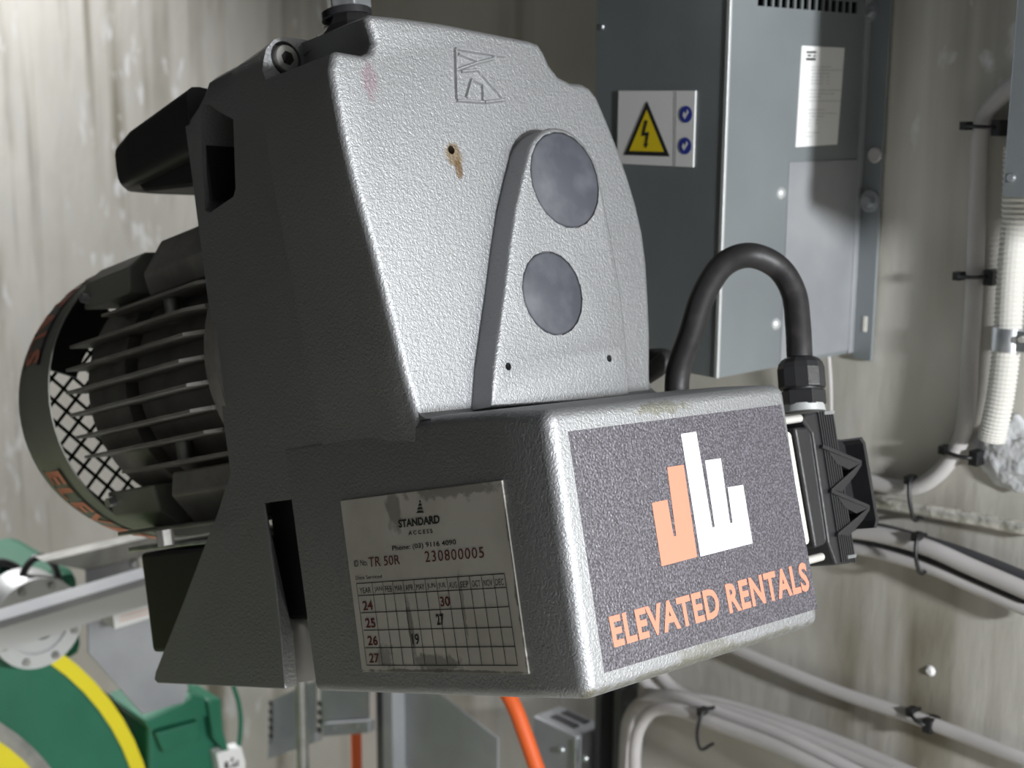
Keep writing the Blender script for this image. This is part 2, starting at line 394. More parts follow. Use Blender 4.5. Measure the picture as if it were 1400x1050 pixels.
# --- lower control box with rounded front
def rr(x0, x1, z0, z1, r, n=5):
    pts = []
    for cx, cz, a0 in ((x1 - r, z0 + r, -90), (x1 - r, z1 - r, 0), (x0 + r, z1 - r, 90), (x0 + r, z0 + r, 180)):
        for k in range(n + 1):
            a = math.radians(a0 + 90 * k / n); pts.append((cx + r * math.cos(a), cz + r * math.sin(a)))
    return pts
BX0, BX1, BZ0, BZ1 = -.0005, .2545, -.1785, .0015
def boxsec(y, ztop, inset=0.0, r=.007): return [Vector((x, y, z)) for x, z in rr(BX0 + inset, BX1 - inset, BZ0 + inset, ztop - inset, max(r - inset, .0012))]
bs = []
R = .0085
for k in range(6):
    a = math.pi / 2 * k / 5; bs.append(boxsec(R * (1 - math.sin(a)), BZ1, R * (1 - math.cos(a)), .009))
bs.reverse()
bs += [boxsec(.05, .006), boxsec(.10, .0095), boxsec(.279, .0095)]
bev = bs
hb().loft(bs).build('control_box', BODY, hoist, smooth=True, angle=50, label='square silver control box jutting from below the face')
# concave fillet where the box top meets the face
fl = hb(); rf = .013
prof = [(YF + .004, .008 + rf)] + [(YF + .004 - rf * (math.sin(math.radians(t))) , .008 + rf - rf * (1 - math.cos(math.radians(t))) * 1.0) for t in ()]
prof = []
for k in range(7):
    a = math.pi / 2 * k / 6; prof.append((YF + .003 - rf * (1 - math.cos(a)), .0085 + rf - rf * math.sin(a)))
prof += [(YF + .006, .0085)]
fl.prism([Vector((.0015, y, z)) for y, z in prof], (.2475, 0, 0)).build('fillet', PAINT, hoist, smooth=True)
# --- rear gear case with the bolt boss, pocket, flange
yb = Y2
ring1 = [(363, 111), (358, 97), (359, 84), (363, 67), (373, 55), (386, 51), (414, 54)]
A = [(L(x, y, 'y', yb).x, L(x, y, 'y', yb).z) for x, y in ring1]
LZ = [(x, z) for x, z in OUT[1:11] if z < .262]
A = [(.0006, -.033)] + [(back_x(x, yb) + .0004, z) for x, z in LZ] + A + [(.060, .302), (.18, .300), (.236, .262), (.262, .20), (.262, .10), (.25, -.033)]
B = [(0, -.033)] + [(0, z) for x, z in LZ] + [(0, .272), (.0, .286), (.001, .295), (.004, .302), (.011, .307), (.022, .309), (.034, .309), (.066, .305), (.18, .300), (.236, .262), (.262, .20), (.262, .10), (.25, -.033)]
C = [(0, -.033)] + [(0, z) for x, z in LZ] + [(0, .270), (.0, .280), (.0015, .286), (.006, .291), (.013, .294), (.024, .295), (.036, .295), (.07, .292), (.18, .290), (.230, .258), (.258, .20), (.258, .10), (.25, -.033)]
D_ = [(0, -.033)] + [(0, z) for x, z in LZ] + [(0, .266), (.0, .276), (.0015, .280), (.006, .284), (.013, .287), (.024, .288), (.036, .288), (.07, .286), (.18, .284), (.228, .252), (.256, .20), (.256, .10), (.25, -.033)]
def sec(o, y): return [Vector((x, y, z)) for x, z in o]
mid = [((a[0] + b[0]) / 2 , (a[1] + b[1]) / 2) for a, b in zip(A, B)]
# the right side continues out to the outline of the face
pk = [L(x, y, 'x', 0) for x, y in [(274, 142), (283, 141), (300, 153), (319, 163), (320, 200), (322, 258), (319, 269), (287, 291), (280, 287), (276, 220)]]
pocket = hb().prism([Vector((-.03, p.y, p.z)) for p in pk], (.10, 0, 0)).build('cutter', BODY)
bolt_c = L(390, 81, 'y', yb)
counter = hb().cyl(bolt_c - Vector((0, .01, 0)), bolt_c + Vector((0, .008, 0)), .0135, n=28).build('cutter', BODY)
hb().loft([sec(A, yb - .001), sec(mid, .25), sec(B, .29), sec(B, .322), sec(C, .338), sec(D_, .352), sec(D_, .358)]).build('rear_case', BODY, hoist, smooth=True, cut=[pocket, counter], angle=32)
hb().box((.004, .3385, .212), (.068, .3425, .280)).build('pocket_shade', BLACK, hoist)  # black slab put in as shade on the pocket wall
# cap screw in the boss
b0 = bolt_c + Vector((0, .006, 0))
sc = hb().lathe(b0, b0 + Vector((0, -.009, 0)), [(0, .0108), (.85, .0108), (1, .0098)], 28).build('cap_screw', STEEL, hoist, smooth=True, angle=40, label='steel socket head screw')
hb().lathe(b0 + Vector((0, -.0088, 0)), b0 + Vector((0, -.0096, 0)), [(0, .0055), (1, .0055)], 6).build('hex_socket', HOLE, sc)
# inner block and lower foot bracket
hb().box((.022, .275, -.128), (.235, .345, -.030)).build('inner_case', BLACK, hoist, bevel=.004)  # inner block coloured black to stand in for shade inside the slot
ft = hb()
fp = [(.3165, -.034), (.3165, -.138), (.3205, -.1785), (.512, -.1765), (.517, -.172), (.517, -.166), (.455, -.118), (.40, -.062), (.3585, -.008), (.357, .02), (.3165, .03)]
fpx = [L(x, y, 'x', 0) for x, y in [(360, 688), (377, 800), (384, 868), (390, 942), (216, 934), (211, 929), (213, 918), (250, 825), (284, 735), (297, 700), (316, 640), (318, 610), (352, 610)]]
ft.loft([[Vector((.0004 if p.z > -.05 else -.0004, p.y, p.z)) for p in fpx], [Vector((.0025 if p.z > -.12 else .012, p.y, p.z)) for p in fpx]])
ft.build('foot', BODY, hoist, bevel=.0018, seg=2, label='flared triangular foot bracket')
ft = hb(); ft.loft([[Vector((.236, p.y, p.z)) for p in fpx], [Vector((.25, p.y, p.z)) for p in fpx]]); ft.build('foot', BODY, hoist, bevel=.0018)
# bright rope outlet seen between foot and box
ro = L(422, 900, 'y', .345)
hb().lathe((ro.x, .345, -.120), (ro.x, .345, -.176), [(0, .010), (.12, .022), (.3, .027), (1, .028)], 24).build('rope_outlet', BRIGHT, hoist, smooth=True, angle=40, label='bright steel rope outlet')
hb().box((.05, .15, -.1785), (.09, .275, -.1775)).build('base_strip', DARKCAST, hoist)
# --- handle: flattened bar bent into a loop behind the case
hd = hb()
path = [(.014, .352), (.014, .39), (.014, .45), (.017, .476), (.028, .490), (.050, .495), (.11, .495), (.17, .495), (.196, .490), (.207, .476), (.210, .45), (.210, .352)]
secs = []
for i, (x, y) in enumerate(path):
    zs = 1 - .22 * max(0, min(1, (y - .45) / .045))
    a = Vector(path[max(i - 1, 0)]); b = Vector(path[min(i + 1, len(path) - 1)]); t = (b - a).normalized(); nn = Vector((-t.y, t.x))
    pts = []
    for k in range(20):
        an = 2 * math.pi * k / 20; cx = math.copysign(abs(math.cos(an)) ** .55, math.cos(an)); cz = math.copysign(abs(math.sin(an)) ** .55, math.sin(an))
        pts.append(Vector((x + nn.x * cx * .014, y + nn.y * cx * .014, .2815 - (y - .335) * .05 + cz * (.0285 - (y - .335) * .04) * zs)))
    secs.append(pts)
hd.loft(secs).build('handle', BLACK, hoist, smooth=True, angle=60, label='black plastic carrying handle loop')
hb().loft([[Vector((.012, .354, .252)), Vector((.2, .354, .252)), Vector((.2, .354, .228)), Vector((.012, .354, .228))],
           [Vector((.012, .47, .262)), Vector((.2, .47, .262)), Vector((.2, .455, .246)), Vector((.012, .455, .246))]]).build('handle_underside', BLACK, hoist, bevel=.003)
# --- top anchor: black cone, washer, zinc nut, stud
AY = .215
ap = L(479, 18, 'y', AY); ax_, az = ap.x, ap.z
hb().lathe((ax_ - .002, AY, .295), (ax_ - .001, AY, az - .005), [(0, .044), (.3, .036), (.75, .022), (1, .018)], 10).build('anchor_boss', BLACK, hoist, smooth=False)
hb().lathe((ax_ - .004, AY, az - .0055), (ax_ - .004, AY, az), [(0, .0195), (1, .0195)], 28).build('washer', BLACKG, hoist, smooth=True, angle=40)
hb().lathe((ax_, AY, az), (ax_, AY, az + .024), [(0, .0165), (.08, .0180), (.92, .0180), (1, .0165)], 6, rot=.3).build('anchor_nut', ZINC, hoist, bevel=.0012, label='bright zinc hex nut')
hb().cyl((ax_, AY, az + .024), (ax_, AY, az + .09), .009, n=20).build('stud', ZINC, hoist, smooth=True)

# --- service plate on the dark side
def sp(x, y, dx=-.0021): p = L(x, y, 'x', 0); return Vector((dx, p.y, p.z))
hb().prism([sp(468, 684, -.0020), sp(689, 656, -.0020), sp(726, 921, -.0020), sp(498, 918, -.0020)], (.0018, 0, 0)).build('service_plate', PLATE, hoist, bevel=.0005, label='grubby white service record plate with dates')
plate = [o for o in hoist.children if o.name.startswith('service_plate')][0]
def cq(x, y): return sp(440 + x / 3.5, 640 + y / 3.5, -.00245)
blk, red = hb(), hb()
def ct(mb, txt, bl, br, tr, tl, **k): put(mb, txt, [cq(*bl), cq(*br), cq(*tr), cq(*tl)], **k)
ct(blk, 'STANDARD', (382, 284), (578, 262), (574, 222), (377, 246), bold=.035)
ct(blk, 'ACCESS', (428, 319), (543, 308), (541, 288), (426, 299), bold=.02, space=1.5)
ct(blk, 'Phone: (03) 9116 4090', (351, 400), (657, 370), (653, 338), (348, 370), bold=.012)
ct(blk, 'ID No.', (168, 470), (232, 463), (229, 434), (165, 440))
ct(blk, 'Date Serviced', (176, 532), (300, 524), (298, 507), (174, 514))
ct(red, 'TR 50R', (238, 472), (388, 457), (384, 412), (234, 425))
ct(red, '230800005', (509, 448), (790, 426), (785, 374), (503, 396), space=1.15)
g = [(178, 550), (886, 502), (950, 940), (228, 940)]
rows = [((178, 550), (886, 502)), ((188, 608), (893, 568)), ((200, 690), (907, 660)), ((213, 773), (922, 758)), ((222, 857), (937, 850)), ((228, 940), (950, 940))]
nx = Vector((-1, 0, 0))
for a, b in rows: line(blk, cq(*a), cq(*b), .0006, nx)
cols = [178, 252, 303, 350, 400, 452, 505, 558, 610, 662, 718, 775, 832, 886]
fr = [(c - 178) / 708 for c in cols]
for f_ in fr:
    a = cq(178 + 708 * f_, 550 - 48 * f_); b = cq(228 + 722 * f_, 940); line(blk, a, b, .0005, nx)
def cell(f0, f1, r0, r1, u0=.12, u1=.88, v0=.2, v1=.8):
    (a0, a1), (b0, b1) = rows[r0], rows[r1]
    def pt(fx, t):
        A_ = Vector(a0).lerp(Vector(a1), fx); B_ = Vector(b0).lerp(Vector(b1), fx); q = A_.lerp(B_, t); return cq(q.x, q.y)
    fa, fb = f0 + (f1 - f0) * u0, f0 + (f1 - f0) * u1
    return [pt(fa, v1), pt(fb, v1), pt(fb, v0), pt(fa, v0)]
for i, t in enumerate(['YEAR', 'JAN', 'FEB', 'MAR', 'APR', 'MAY', 'JUN', 'JUL', 'AUG', 'SEP', 'OCT', 'NOV', 'DEC']):
    put(blk, t, cell(fr[i], fr[i + 1], 0, 1, .14, .86, .36, .82))
for r_, t in enumerate(['24', '25', '26', '27']): put(red, t, cell(fr[0], fr[1], r_ + 1, r_ + 2, .18, .82, .32, .86), bold=.02)
put(red, '30', cell(fr[7], fr[8], 1, 2, .1, .98, .3, .84), bold=.02)
put(blk, '27', cell(fr[6], fr[7], 2, 3, .5, 1.2, .22, .82), bold=.03)
put(blk, '19', cell(fr[4], fr[5], 3, 4, .05, .7, .25, .85), bold=.02)
# small triangular emblem with three stripes
for k in range(4):
    y = 150 + k * 17; hw = 4 + k * 5
    a, b, c_, d_ = (482 - hw, y + 12), (482 + hw, y + 10), (482 + hw * .7, y + 1), (482 - hw * .4, y)
    blk.add([cq(*a), cq(*b), cq(*c_), cq(*d_)], [(0, 1, 2, 3)])
blk.build('black_print', INK, plate, kind='stuff'); red.build('red_print', REDINK, plate, kind='stuff')

# --- company sticker on the box front
def fp_(x, y, d=-.0006): return L(x, y, 'y', d)
hb().prism([L(777, 590, 'y', -.0003), L(1068, 553, 'y', -.0003), L(1118, 832, 'y', -.0003), L(827, 920, 'y', -.0003)], (0, .0010, 0)).build('sticker', STICK, hoist, label='dark sticker with bar-shaped logo in orange and white over orange lettering')
stk = [o for o in hoist.children if o.name.startswith('sticker')][0]
def q7(x, y): return L(740 + x / 2.9167, 500 + y / 2.9167, 'y', -.0006)
def poly(mb, pts): mb.add([q7(*p) for p in pts], [tuple(range(len(pts)))])
om = hb(); poly(om, [(441, 547), (503, 534), (528, 680), (538, 678), (502, 405), (568, 395), (622, 762), (480, 800)])
put(om, 'ELEVATED RENTALS', [fp_(840, 886), fp_(1108, 807), fp_(1101, 768), fp_(832, 843)], bold=.035, space=1.1)
om.build('orange_print', ORANGE, stk, label='peach orange half of logo and lettering')
wm = hb(); poly(wm, [(557, 272), (618, 263), (682, 645), (692, 643), (653, 378), (716, 369), (753, 628), (763, 626), (743, 485), (805, 475), (843, 708), (635, 761)])
wm.build('white_print', WHITEP, stk, label='white half of logo')

# --- connector hood on the right side of the box
CY0, CY1 = .020, .064
def cx(px, py, y=CY0): p = L(px, py, 'y', y); return (p.x, p.z)
def slab(mb, pts, y0, y1): mb.prism([Vector((x, y0, z)) for x, z in pts], (0, y1 - y0, 0)); return mb
slab(hb(), [(.2535, -.030), (.262, -.030), (.262, -.146), (.2535, -.146)], CY0 - .004, CY1 + .004).build('connector_flange', CASTGREY, hoist, bevel=.0015)
cb = [cx(1080, 570), cx(1098, 588), cx(1122, 740), cx(1108, 762), cx(1090, 762)]
slab(hb(), [(.255, cb[0][1] - .004), (cb[1][0] - .012, cb[1][1]), (cb[2][0] - .010, cb[2][1]), (.255, cb[3][1] + .004)], CY0 + .002, CY1 - .002).build('gasket', CREAM, hoist, bevel=.003, label='pale cream gasket')
bx = [cx(1091, 586), cx(1108, 588), cx(1131, 735), cx(1117, 752)]
slab(hb(), [cx(1088, 584), cx(1106, 583), cx(1112, 592), cx(1134, 730), cx(1131, 744), cx(1116, 750)], CY0 + .0008, CY1 - .001).build('connector_base', BLACKG, hoist, bevel=.002, label='textured black connector base')
hood = slab(hb(), [cx(1094, 572), cx(1100, 566), cx(1126, 561), cx(1134, 564), cx(1167, 757), cx(1163, 770), cx(1142, 773), cx(1136, 756), cx(1131, 742), cx(1109, 592)], CY0 - .001, CY1 + .001).build('connector_hood', BLACKG, hoist, bevel=.0018, label='glossy black connector hood')
# ribbed strip
rs = hb()
for k in range(7):
    t0 = k / 7; a = [(1118 + 22 * t0, 563.5 + 1 * t0), (1118 + 22 * (t0 + .085), 564), (1151 + 20 * (t0 + .085), 769), (1151 + 20 * t0, 769)]
    slab(rs, [cx(*q, y=CY0 - .002) for q in a], CY0 - .0024, CY0)
rs.build('ribs', BLACKG, hood, label='fine ribs down the hood')
for q in ((1127, 567, 1140, 566), (1159, 764, 1170, 762)):
    pts = [cx(q[0], q[1], CY0 - .003), cx(q[2], q[3], CY0 - .003), cx(q[2] + .8, q[3] - 4.5, CY0 - .003), cx(q[0] - .3, q[1] - 4.5, CY0 - .003)]
    slab(hb(), pts, CY0 - .0034, CY0 - .001).build('latch_pin', ZINC, hood)
# finger grip: plate, outer rim and four pointed webs
YG = CY0 + .014
slab(hb(), [cx(1128, 575), cx(1140, 592), cx(1152, 596), cx(1172, 598), cx(1178, 606), cx(1196, 712), cx(1192, 724), cx(1172, 732), cx(1166, 760), cx(1150, 760)], YG, YG + .006).build('grip_plate', BLACKG, hood, bevel=.0015)
slab(hb(), [cx(1174, 598), cx(1179, 606), cx(1197, 712), cx(1194, 722), cx(1190.5, 722), cx(1193, 711), cx(1175.5, 607), cx(1171, 601)], CY0 - .003, YG + .01).build('grip_rim', BLACKG, hood)
for a, b in (((1125, 610), (1178, 632)), ((1137, 671), (1178, 634)), ((1137, 671), (1189, 693)), ((1146, 731), (1189, 695))):
    pa = L(*a, 'y', CY0 - .0045); pb = L(*b, 'y', CY0 - .003); up = Vector((0, 0, .0011)); dn = Vector((0, YG - CY0 + .004, 0)); tk = Vector((.0006, 0, .0013))
    WEB = 1
    hb().loft([[pa - tk, pa + tk, pa + tk + dn * .25, pa - tk + dn * .25], [pb - tk, pb + tk, pb + tk + dn, pb - tk + dn]]).build('grip_web', BLACKG, hood)
for pts in ([(1127, 611), (1177, 633), (1160, 642), (1143, 634)], [(1177, 636), (1138, 670), (1150, 672), (1168, 650)],
            [(1139, 672), (1188, 694), (1170, 702), (1154, 694)], [(1188, 697), (1147, 730), (1160, 733), (1178, 712)]):
    slab(hb(), [cx(*q, y=CY0 - .002) for q in pts], CY0 - .0028, CY0 + .012).build('grip_recess', BLACK, hood)
for q in ((1086, 573), (1116, 763)):
    p = L(*q, 'y', CY0 + .002); hb().lathe(p + Vector((-.020, 0, 0)), p + Vector((.007, 0, 0)), [(0, .0032), (1, .0032)], 14).build('flange_screw', BRIGHT, hoist, smooth=True, angle=40)
# cable gland
gy = (CY0 + CY1) / 2
g0 = L(1099, 562, 'y', gy); g1 = L(1093.5, 489, 'y', gy)
gl = thing  # (kept below as parts of the hoist)
ga = g1 - g0
def gp(t): return g0 + ga * t
hb().lathe(gp(-.02), gp(.12), [(0, .0175), (1, .0165)], 24).build('gland_seat', CASTGREY, hoist, smooth=True, angle=40)
gn = hb().lathe(gp(.10), gp(.38), [(0, .0178), (.06, .0184), (.94, .0184), (1, .017)], 6, rot=.25).build('gland_body', BLACKG, hoist, bevel=.0008)
hb().lathe(gp(.41), gp(1.0), [(0, .0186), (.04, .0194), (.62, .0194), (.80, .0180), (.93, .0150), (1, .0120)], 12, rot=.1).build('gland_nut', BLACKG, hoist, bevel=.0005, label='black faceted gland nut')
hb().lathe(gp(.36), gp(.43), [(0, .0155), (1, .0155)], 24).build('gland_washer', BLACK, hoist, smooth=True, angle=40)
# cable: out of the gland, arched back and down beside the case, U-turn to the motor
cp = [gp(.8), gp(1.1), L(1091, 445, 'y', gy + .002), L(1085, 400, 'y', gy + .006), L(1063, 365, 'y', gy + .014), L(1025, 349, 'y', gy + .026), L(988, 363, 'y', gy + .045),
      L(961, 405, 'y', gy + .064), L(945, 455, 'y', gy + .080), L(927, 510, 'y', gy + .098), Vector((.305, .150, -.012)), Vector((.300, .172, -.026)), Vector((.292, .196, -.018)),
      Vector((.285, .205, .010)), L(903, 499, 'y', .172), L(890, 490, 'y', .185), Vector((.285, .25, .045)), Vector((.27, .30, .06)), Vector((.24, .37, .07))]
hb().tube(cp, .0100, 18, 8, rfun=lambda i, n: .0104 if i < n * .52 else .0085).build('power_cable', RUBBER, hoist, smooth=True, angle=70, label='thick black rubber cable arching out of the gland')

# --- motor: finned body, lugs, pins, brackets and perforated fan cover
MX, MZ = .113, .082
def my(y, x=MX, z=MZ): return Vector((x, y, z))
hb().lathe(my(.352), my(.60), [(0, .118), (.06, .118), (.10, .108), (.14, .103), (.60, .103), (.601, .097), (.64, .097), (.641, .110), (.93, .108), (1, .094)], 64).build('motor_body', DARKCAST, hoist, smooth=True, angle=30)
hb().lathe(my(.60), my(.655), [(0, .045), (1, .042)], 32).build('fan_hub', DARKCAST, hoist, smooth=True, angle=40)
zz = [.152, .131, .110, .0895, .069, .0485, .030, .011]
RT = .131
for i, z in enumerate(zz):
    dz = z - MZ; xt = MX - math.sqrt(RT ** 2 - dz ** 2); xi = MX - math.sqrt(max(.094 ** 2 - dz ** 2, .0004))
    e = .54 if i in (0, 7) else .585
    f0 = hb(); t = .0016
    f0.loft([[Vector((xi + .004, .366, z - t * 1.3)), Vector((xi + .004, e, z - t * 1.3)), Vector((xt, e - .004, z - t * .8)), Vector((xt, .378 + (i % 2) * .006, z - t * .8)), Vector((xt + .010, .366, z - t))],
             [Vector((xi + .004, .366, z + t * 1.3)), Vector((xi + .004, e, z + t * 1.3)), Vector((xt, e - .004, z + t * .8)), Vector((xt, .378 + (i % 2) * .006, z + t * .8)), Vector((xt + .010, .366, z + t))]])
    f0.build('fin', DARKCAST, hoist)
    # the hidden far side carries the same fins
    f1 = hb(); f1.box((2 * MX - xi - .004, .366, z - t), (2 * MX - xt, e, z + t)); f1.build('fin', DARKCAST, hoist)
for k in range(7):
    x = MX - .045 + k * .015
    for sgn in (1, -1):
        d = x - MX; z0 = MZ + sgn * .095; z1 = MZ + sgn * math.sqrt(RT ** 2 - d * d)
        hb().box((x - .0016, .366, min(z0, z1)), (x + .0016, .54, max(z0, z1))).build('fin', DARKCAST, hoist)
for z0, z1, y_ in ((.1285, .1505, .445), (.012, .030, .455)):
    hb().cyl((.020, y_, z0), (.020, y_, z1), .007, n=16).build('stud_pin', STEEL, hoist, smooth=True, angle=40)
# corner lugs (top and bottom) with the flat faces turned outward
for sg in (1, -1):
    a = hb(); xo = .020; zo = MZ + sg * .098
    pts = [(xo + .004, zo - sg * .020), (xo + .000, zo), (xo + .022, zo + sg * .030), (xo + .085, zo + sg * .034), (xo + .085, zo - sg * .02)]
    a.prism([Vector((x, .352, z)) for x, z in pts], (0, .135, 0)).build('motor_lug', DARKCAST, hoist, bevel=.002)
    a = hb(); pts = [(xo + .000, zo - sg * .012), (xo + .004, zo + sg * .012), (xo + .022, zo + sg * .026), (xo + .05, zo + sg * .026), (xo + .05, zo - sg * .012)]
    a.prism([Vector((x, .515, z)) for x, z in pts], (0, .085, 0)).build('cover_bracket', FANCOVER, hoist, bevel=.002)
    hb().lathe((xo + .006, .59, zo - sg * .004), (xo - .006, .59, zo - sg * .002), [(0, .005), (1, .0045)], 12).build('cover_screw', ZINC, hoist, smooth=True, angle=40)
# fan cover band
FY0, FY1, FR0, FR1 = .600, .692, .1385, .1275
cvr = hb().loft([[my(y) + Vector((math.cos(2 * math.pi * i / 72) * r, 0, math.sin(2 * math.pi * i / 72) * r)) for i in range(72)]
                 for y, r in ((FY0, FR0 - .0015), (FY0, FR0), (FY0 + .05, FR0 - .0015), (FY1 - .018, FR1 + .004), (FY1 - .004, FR1 - .001), (FY1, FR1 - .007), (FY1, FR1 - .010), (FY1 - .004, FR1 - .009),
                              (FY1 - .018, FR1 + .0025), (FY0 + .05, FR0 - .003), (FY0, FR0 - .0015))], False).build('fan_cover', FANCOVER, hoist, smooth=True, angle=60, label='grey-green fan cover ring lettered round its rim')
bf = hb(); bp_ = []
for k in range(13):
    a_ = math.radians(112 + 48 * k / 12); bp_.append(Vector((MX + math.cos(a_) * .129, .655, MZ + math.sin(a_) * .129)))
for k in range(12, -1, -1):
    a_ = math.radians(112 + 48 * k / 12); bp_.append(Vector((MX + math.cos(a_) * .085, .655, MZ + math.sin(a_) * .085)))
bf.prism(bp_, (0, .004, 0)).build('added_dark_sheet', BLACK, hoist)  # added black sheet that darkens the upper left inside the fan cover
gr = hb(); gR = FR1 - .006; p_ = .0158; w_ = .0030
for sgn in (1, -1):
    k = -int(gR / p_) - 1
    while k * p_ < gR:
        d = (k + .5) * p_; k += 1
        if abs(d) >= gR: continue
        h = math.sqrt(gR * gR - d * d); u = Vector((math.cos(math.pi / 4 * sgn), 0, math.sin(math.pi / 4 * sgn))); v = Vector((-u.z, 0, u.x))
        a = my(FY1 - .004) + v * d - u * h; b = my(FY1 - .004) + v * d + u * h; s1 = v * w_ / 2; s2 = Vector((0, .0008, 0))
        gr.loft([[a - s1 - s2, a + s1 - s2, a + s1 + s2, a - s1 + s2], [b - s1 - s2, b + s1 - s2, b + s1 + s2, b - s1 + s2]])
gr.build('guard_mesh', BLACK, cvr, kind='stuff', label='black diagonal wire guard')
# lettering round the rim
def rim(u_ang, t, lift=.0004):                                      # t: 0 rear edge .. 1 front edge
    y = FY1 - .012 + (FY0 - FY1 + .018) * t
    r = FR0 - .0015 - (y - FY0 - .05) / (FY1 - .018 - FY0 - .05) * (FR0 - .0015 - FR1 - .004) if y > FY0 + .05 else FR0 - (y - FY0) / .05 * .0015
    return my(y) + Vector((-math.cos(u_ang), 0, -math.sin(u_ang))) * (r + lift)
def ang(px, py, y=.66): p = L(px, py, 'y', y); return math.atan2(MZ - p.z, MX - p.x)
aE = ang(62, 645); aA = ang(140, 706); per = (aA - aE) / 3.6
for a0 in (aE, ang(40, 503) - per * 15.6):
    n = 60; t0, t1 = .24, .80; tm = hb(); tot = per * 15.7
    tm.add([rim(a0 - per * .1 + (tot + per * .2) * i / n, t_) for i in range(n + 1) for t_ in (t0, t1)], [(2 * i, 2 * i + 1, 2 * i + 3, 2 * i + 2) for i in range(n)])
    tm.build('tape', TAPE, cvr)
    vs, fs = glyphs('ELEVATED RENTALS', .045, 1.25); tm = hb()
    tm.add([rim(a0 + tot * u, t0 + .06 + (t1 - t0 - .12) * v, .0010) for u, v in vs], fs); tm.build('lettering', ORANGE2, cvr, label='orange-red lettering')
# underside: bracket plate, bolts, black box
hb().box((.004, .36, -.045), (.20, .56, -.0415)).build('bracket_plate', STEEL, hoist, bevel=.001)
hb().box((.002, .37, -.060), (.19, .54, -.056)).build('bracket_plate', ZINC, hoist, bevel=.001)
hb().lathe((.030, .395, -.062), (.030, .395, -.012), [(0, .0065), (1, .0065)], 16).build('stud_pin', STEEL, hoist, smooth=True, angle=40)
bq = L(226, 735, 'y', .45)
hb().lathe((bq.x, .45, bq.z - .007), (bq.x, .45, bq.z + .007), [(0, .0075), (1, .0075)], 6).build('hex_bolt', DARKCAST, hoist, bevel=.0008)
hb().box((.004, .372, -.150), (.16, .525, -.062)).build('terminal_box', BLACK, hoist, bevel=.004, label='black terminal box under the motor')
# rope holding the hoist from the ceiling
rp = FH @ Vector((ax_, AY, az + .088))
MB().cyl(rp, (rp.x, rp.y, 3.3), .0045, n=10).build('suspension_rope', STEEL, None, smooth=True, **top('steel wire rope rising from the nut on top of the silver hoist', 'rope'))

# ================================================================== BACKGROUND
def FZ(p, z): return Vector((p.x, p.y, z))
# --- grey drive cabinet on the wall
cl, cr_, cf = -.999, -.8315, 1.011
ctop, cbot = CAM.z + .115, CAM.z - .254
cab = thing('wall_cabinet', 'blue-grey sheet metal electrical cabinet on the wall with a yellow high-voltage warning sign', 'cabinet', ((cl + cr_) / 2, YW, cbot))
ctop_ = CAM.z + .30
MB().box((cl, cf, cbot), (cr_, cf + .0015, ctop_)).build('front_panel', CABGREY, cab)
vt = onX(1100, 13, cr_).z
MB().box((cr_ - .0015, cf + .0015, cbot), (cr_, YW - .001, vt)).build('side_panel', CABGREY, cab)
MB().box((cr_ - .0015, cf + .0015, vt + .011), (cr_, YW - .001, ctop_)).build('side_panel', CABGREY, cab)
yv = cf + .0015
v0, v1 = onX(1036, 5, cr_).y, onX(1172, 5, cr_).y
MB().box((cr_ - .0015, cf + .0015, vt), (cr_, v0, vt + .011)).build('side_strip', CABGREY, cab)
MB().box((cr_ - .0015, v1, vt), (cr_, YW - .001, vt + .011)).build('side_strip', CABGREY, cab)
for k in range(13):
    y = v0 + (v1 - v0) * (k + 1) / 14; MB().box((cr_ - .0015, y - .0014, vt), (cr_ + .0005, y + .0014, vt + .011)).build('louvre_bar', CABGREY, cab)
MB().box((cl, cf + .0015, cbot), (cl + .0015, YW - .001, ctop_)).build('side_panel', CABGREY, cab)
MB().box((cl + .0015, cf + .0015, cbot), (cr_ - .0015, YW - .001, cbot + .0015)).build('bottom_panel', CABGREY, cab)
MB().box((cl + .0015, YW - .003, cbot + .002), (cr_ - .002, YW - .001, ctop_)).build('back_panel', PVCD, cab)
MB().box((cr_, YW - .005, cbot - .006), (cr_ + .0245, YW - .001, ctop_)).build('mounting_flange', CABGREY, cab, bevel=.001)
MB().box((cl - .024, YW - .005, cbot - .006), (cl, YW - .001, ctop_)).build('mounting_flange', CABGREY, cab, bevel=.001)
MB().box((cr_ - .0015, YW - .013, cbot), (cr_ + .003, YW - .005, vt + .03)).build('seam_fold', GALV, cab, bevel=.001)
MB().box((cr_ - .0035, cf - .001, cbot), (cr_ + .0008, cf + .0025, ctop_)).build('corner_fold', WHITEP if False else CASTGREY, cab, bevel=.0006)
for q in ((1190, 15), (1190, 275)):
    p = onY(*q, YW - .005); b_ = MB(); b_.lathe(p, p + Vector((0, -.003, 0)), [(0, .011), (1, .011)], 20); b_.lathe(p + Vector((0, -.003, 0)), p + Vector((0, -.009, 0)), [(0, .0065), (1, .006)], 6)
    b_.build('flange_bolt', ZINC, cab, smooth=True, angle=30)
p = onY(1196, 212, YW - .005); MB().lathe(p, p + Vector((0, -.002, 0)), [(0, .008), (1, .007)], 20).build('grommet', PVC, cab, smooth=True, angle=30)
p = onY(1183, 443, YW - .005); MB().box((p.x - .002, p.y - .001, p.z - .008), (p.x + .002, p.y, p.z + .008)).build('slot', CREAM, cab)
for q in ((823, 37),):
    p = onY(*q, cf); MB().lathe(p, p + Vector((0, -.002, 0)), [(0, .003), (1, .0025)], 12).build('rivet', ZINC, cab)
for q in ((1068, 264), (1061, 443)):
    p = onX(*q, cr_); MB().lathe(p, p + Vector((.003, 0, 0)), [(0, .006), (1, .004)], 12).build('rivet', CASTGREY, cab, smooth=True, angle=60)
p0, p1 = onX(1078, 222, cr_), onX(1178, 470, cr_)
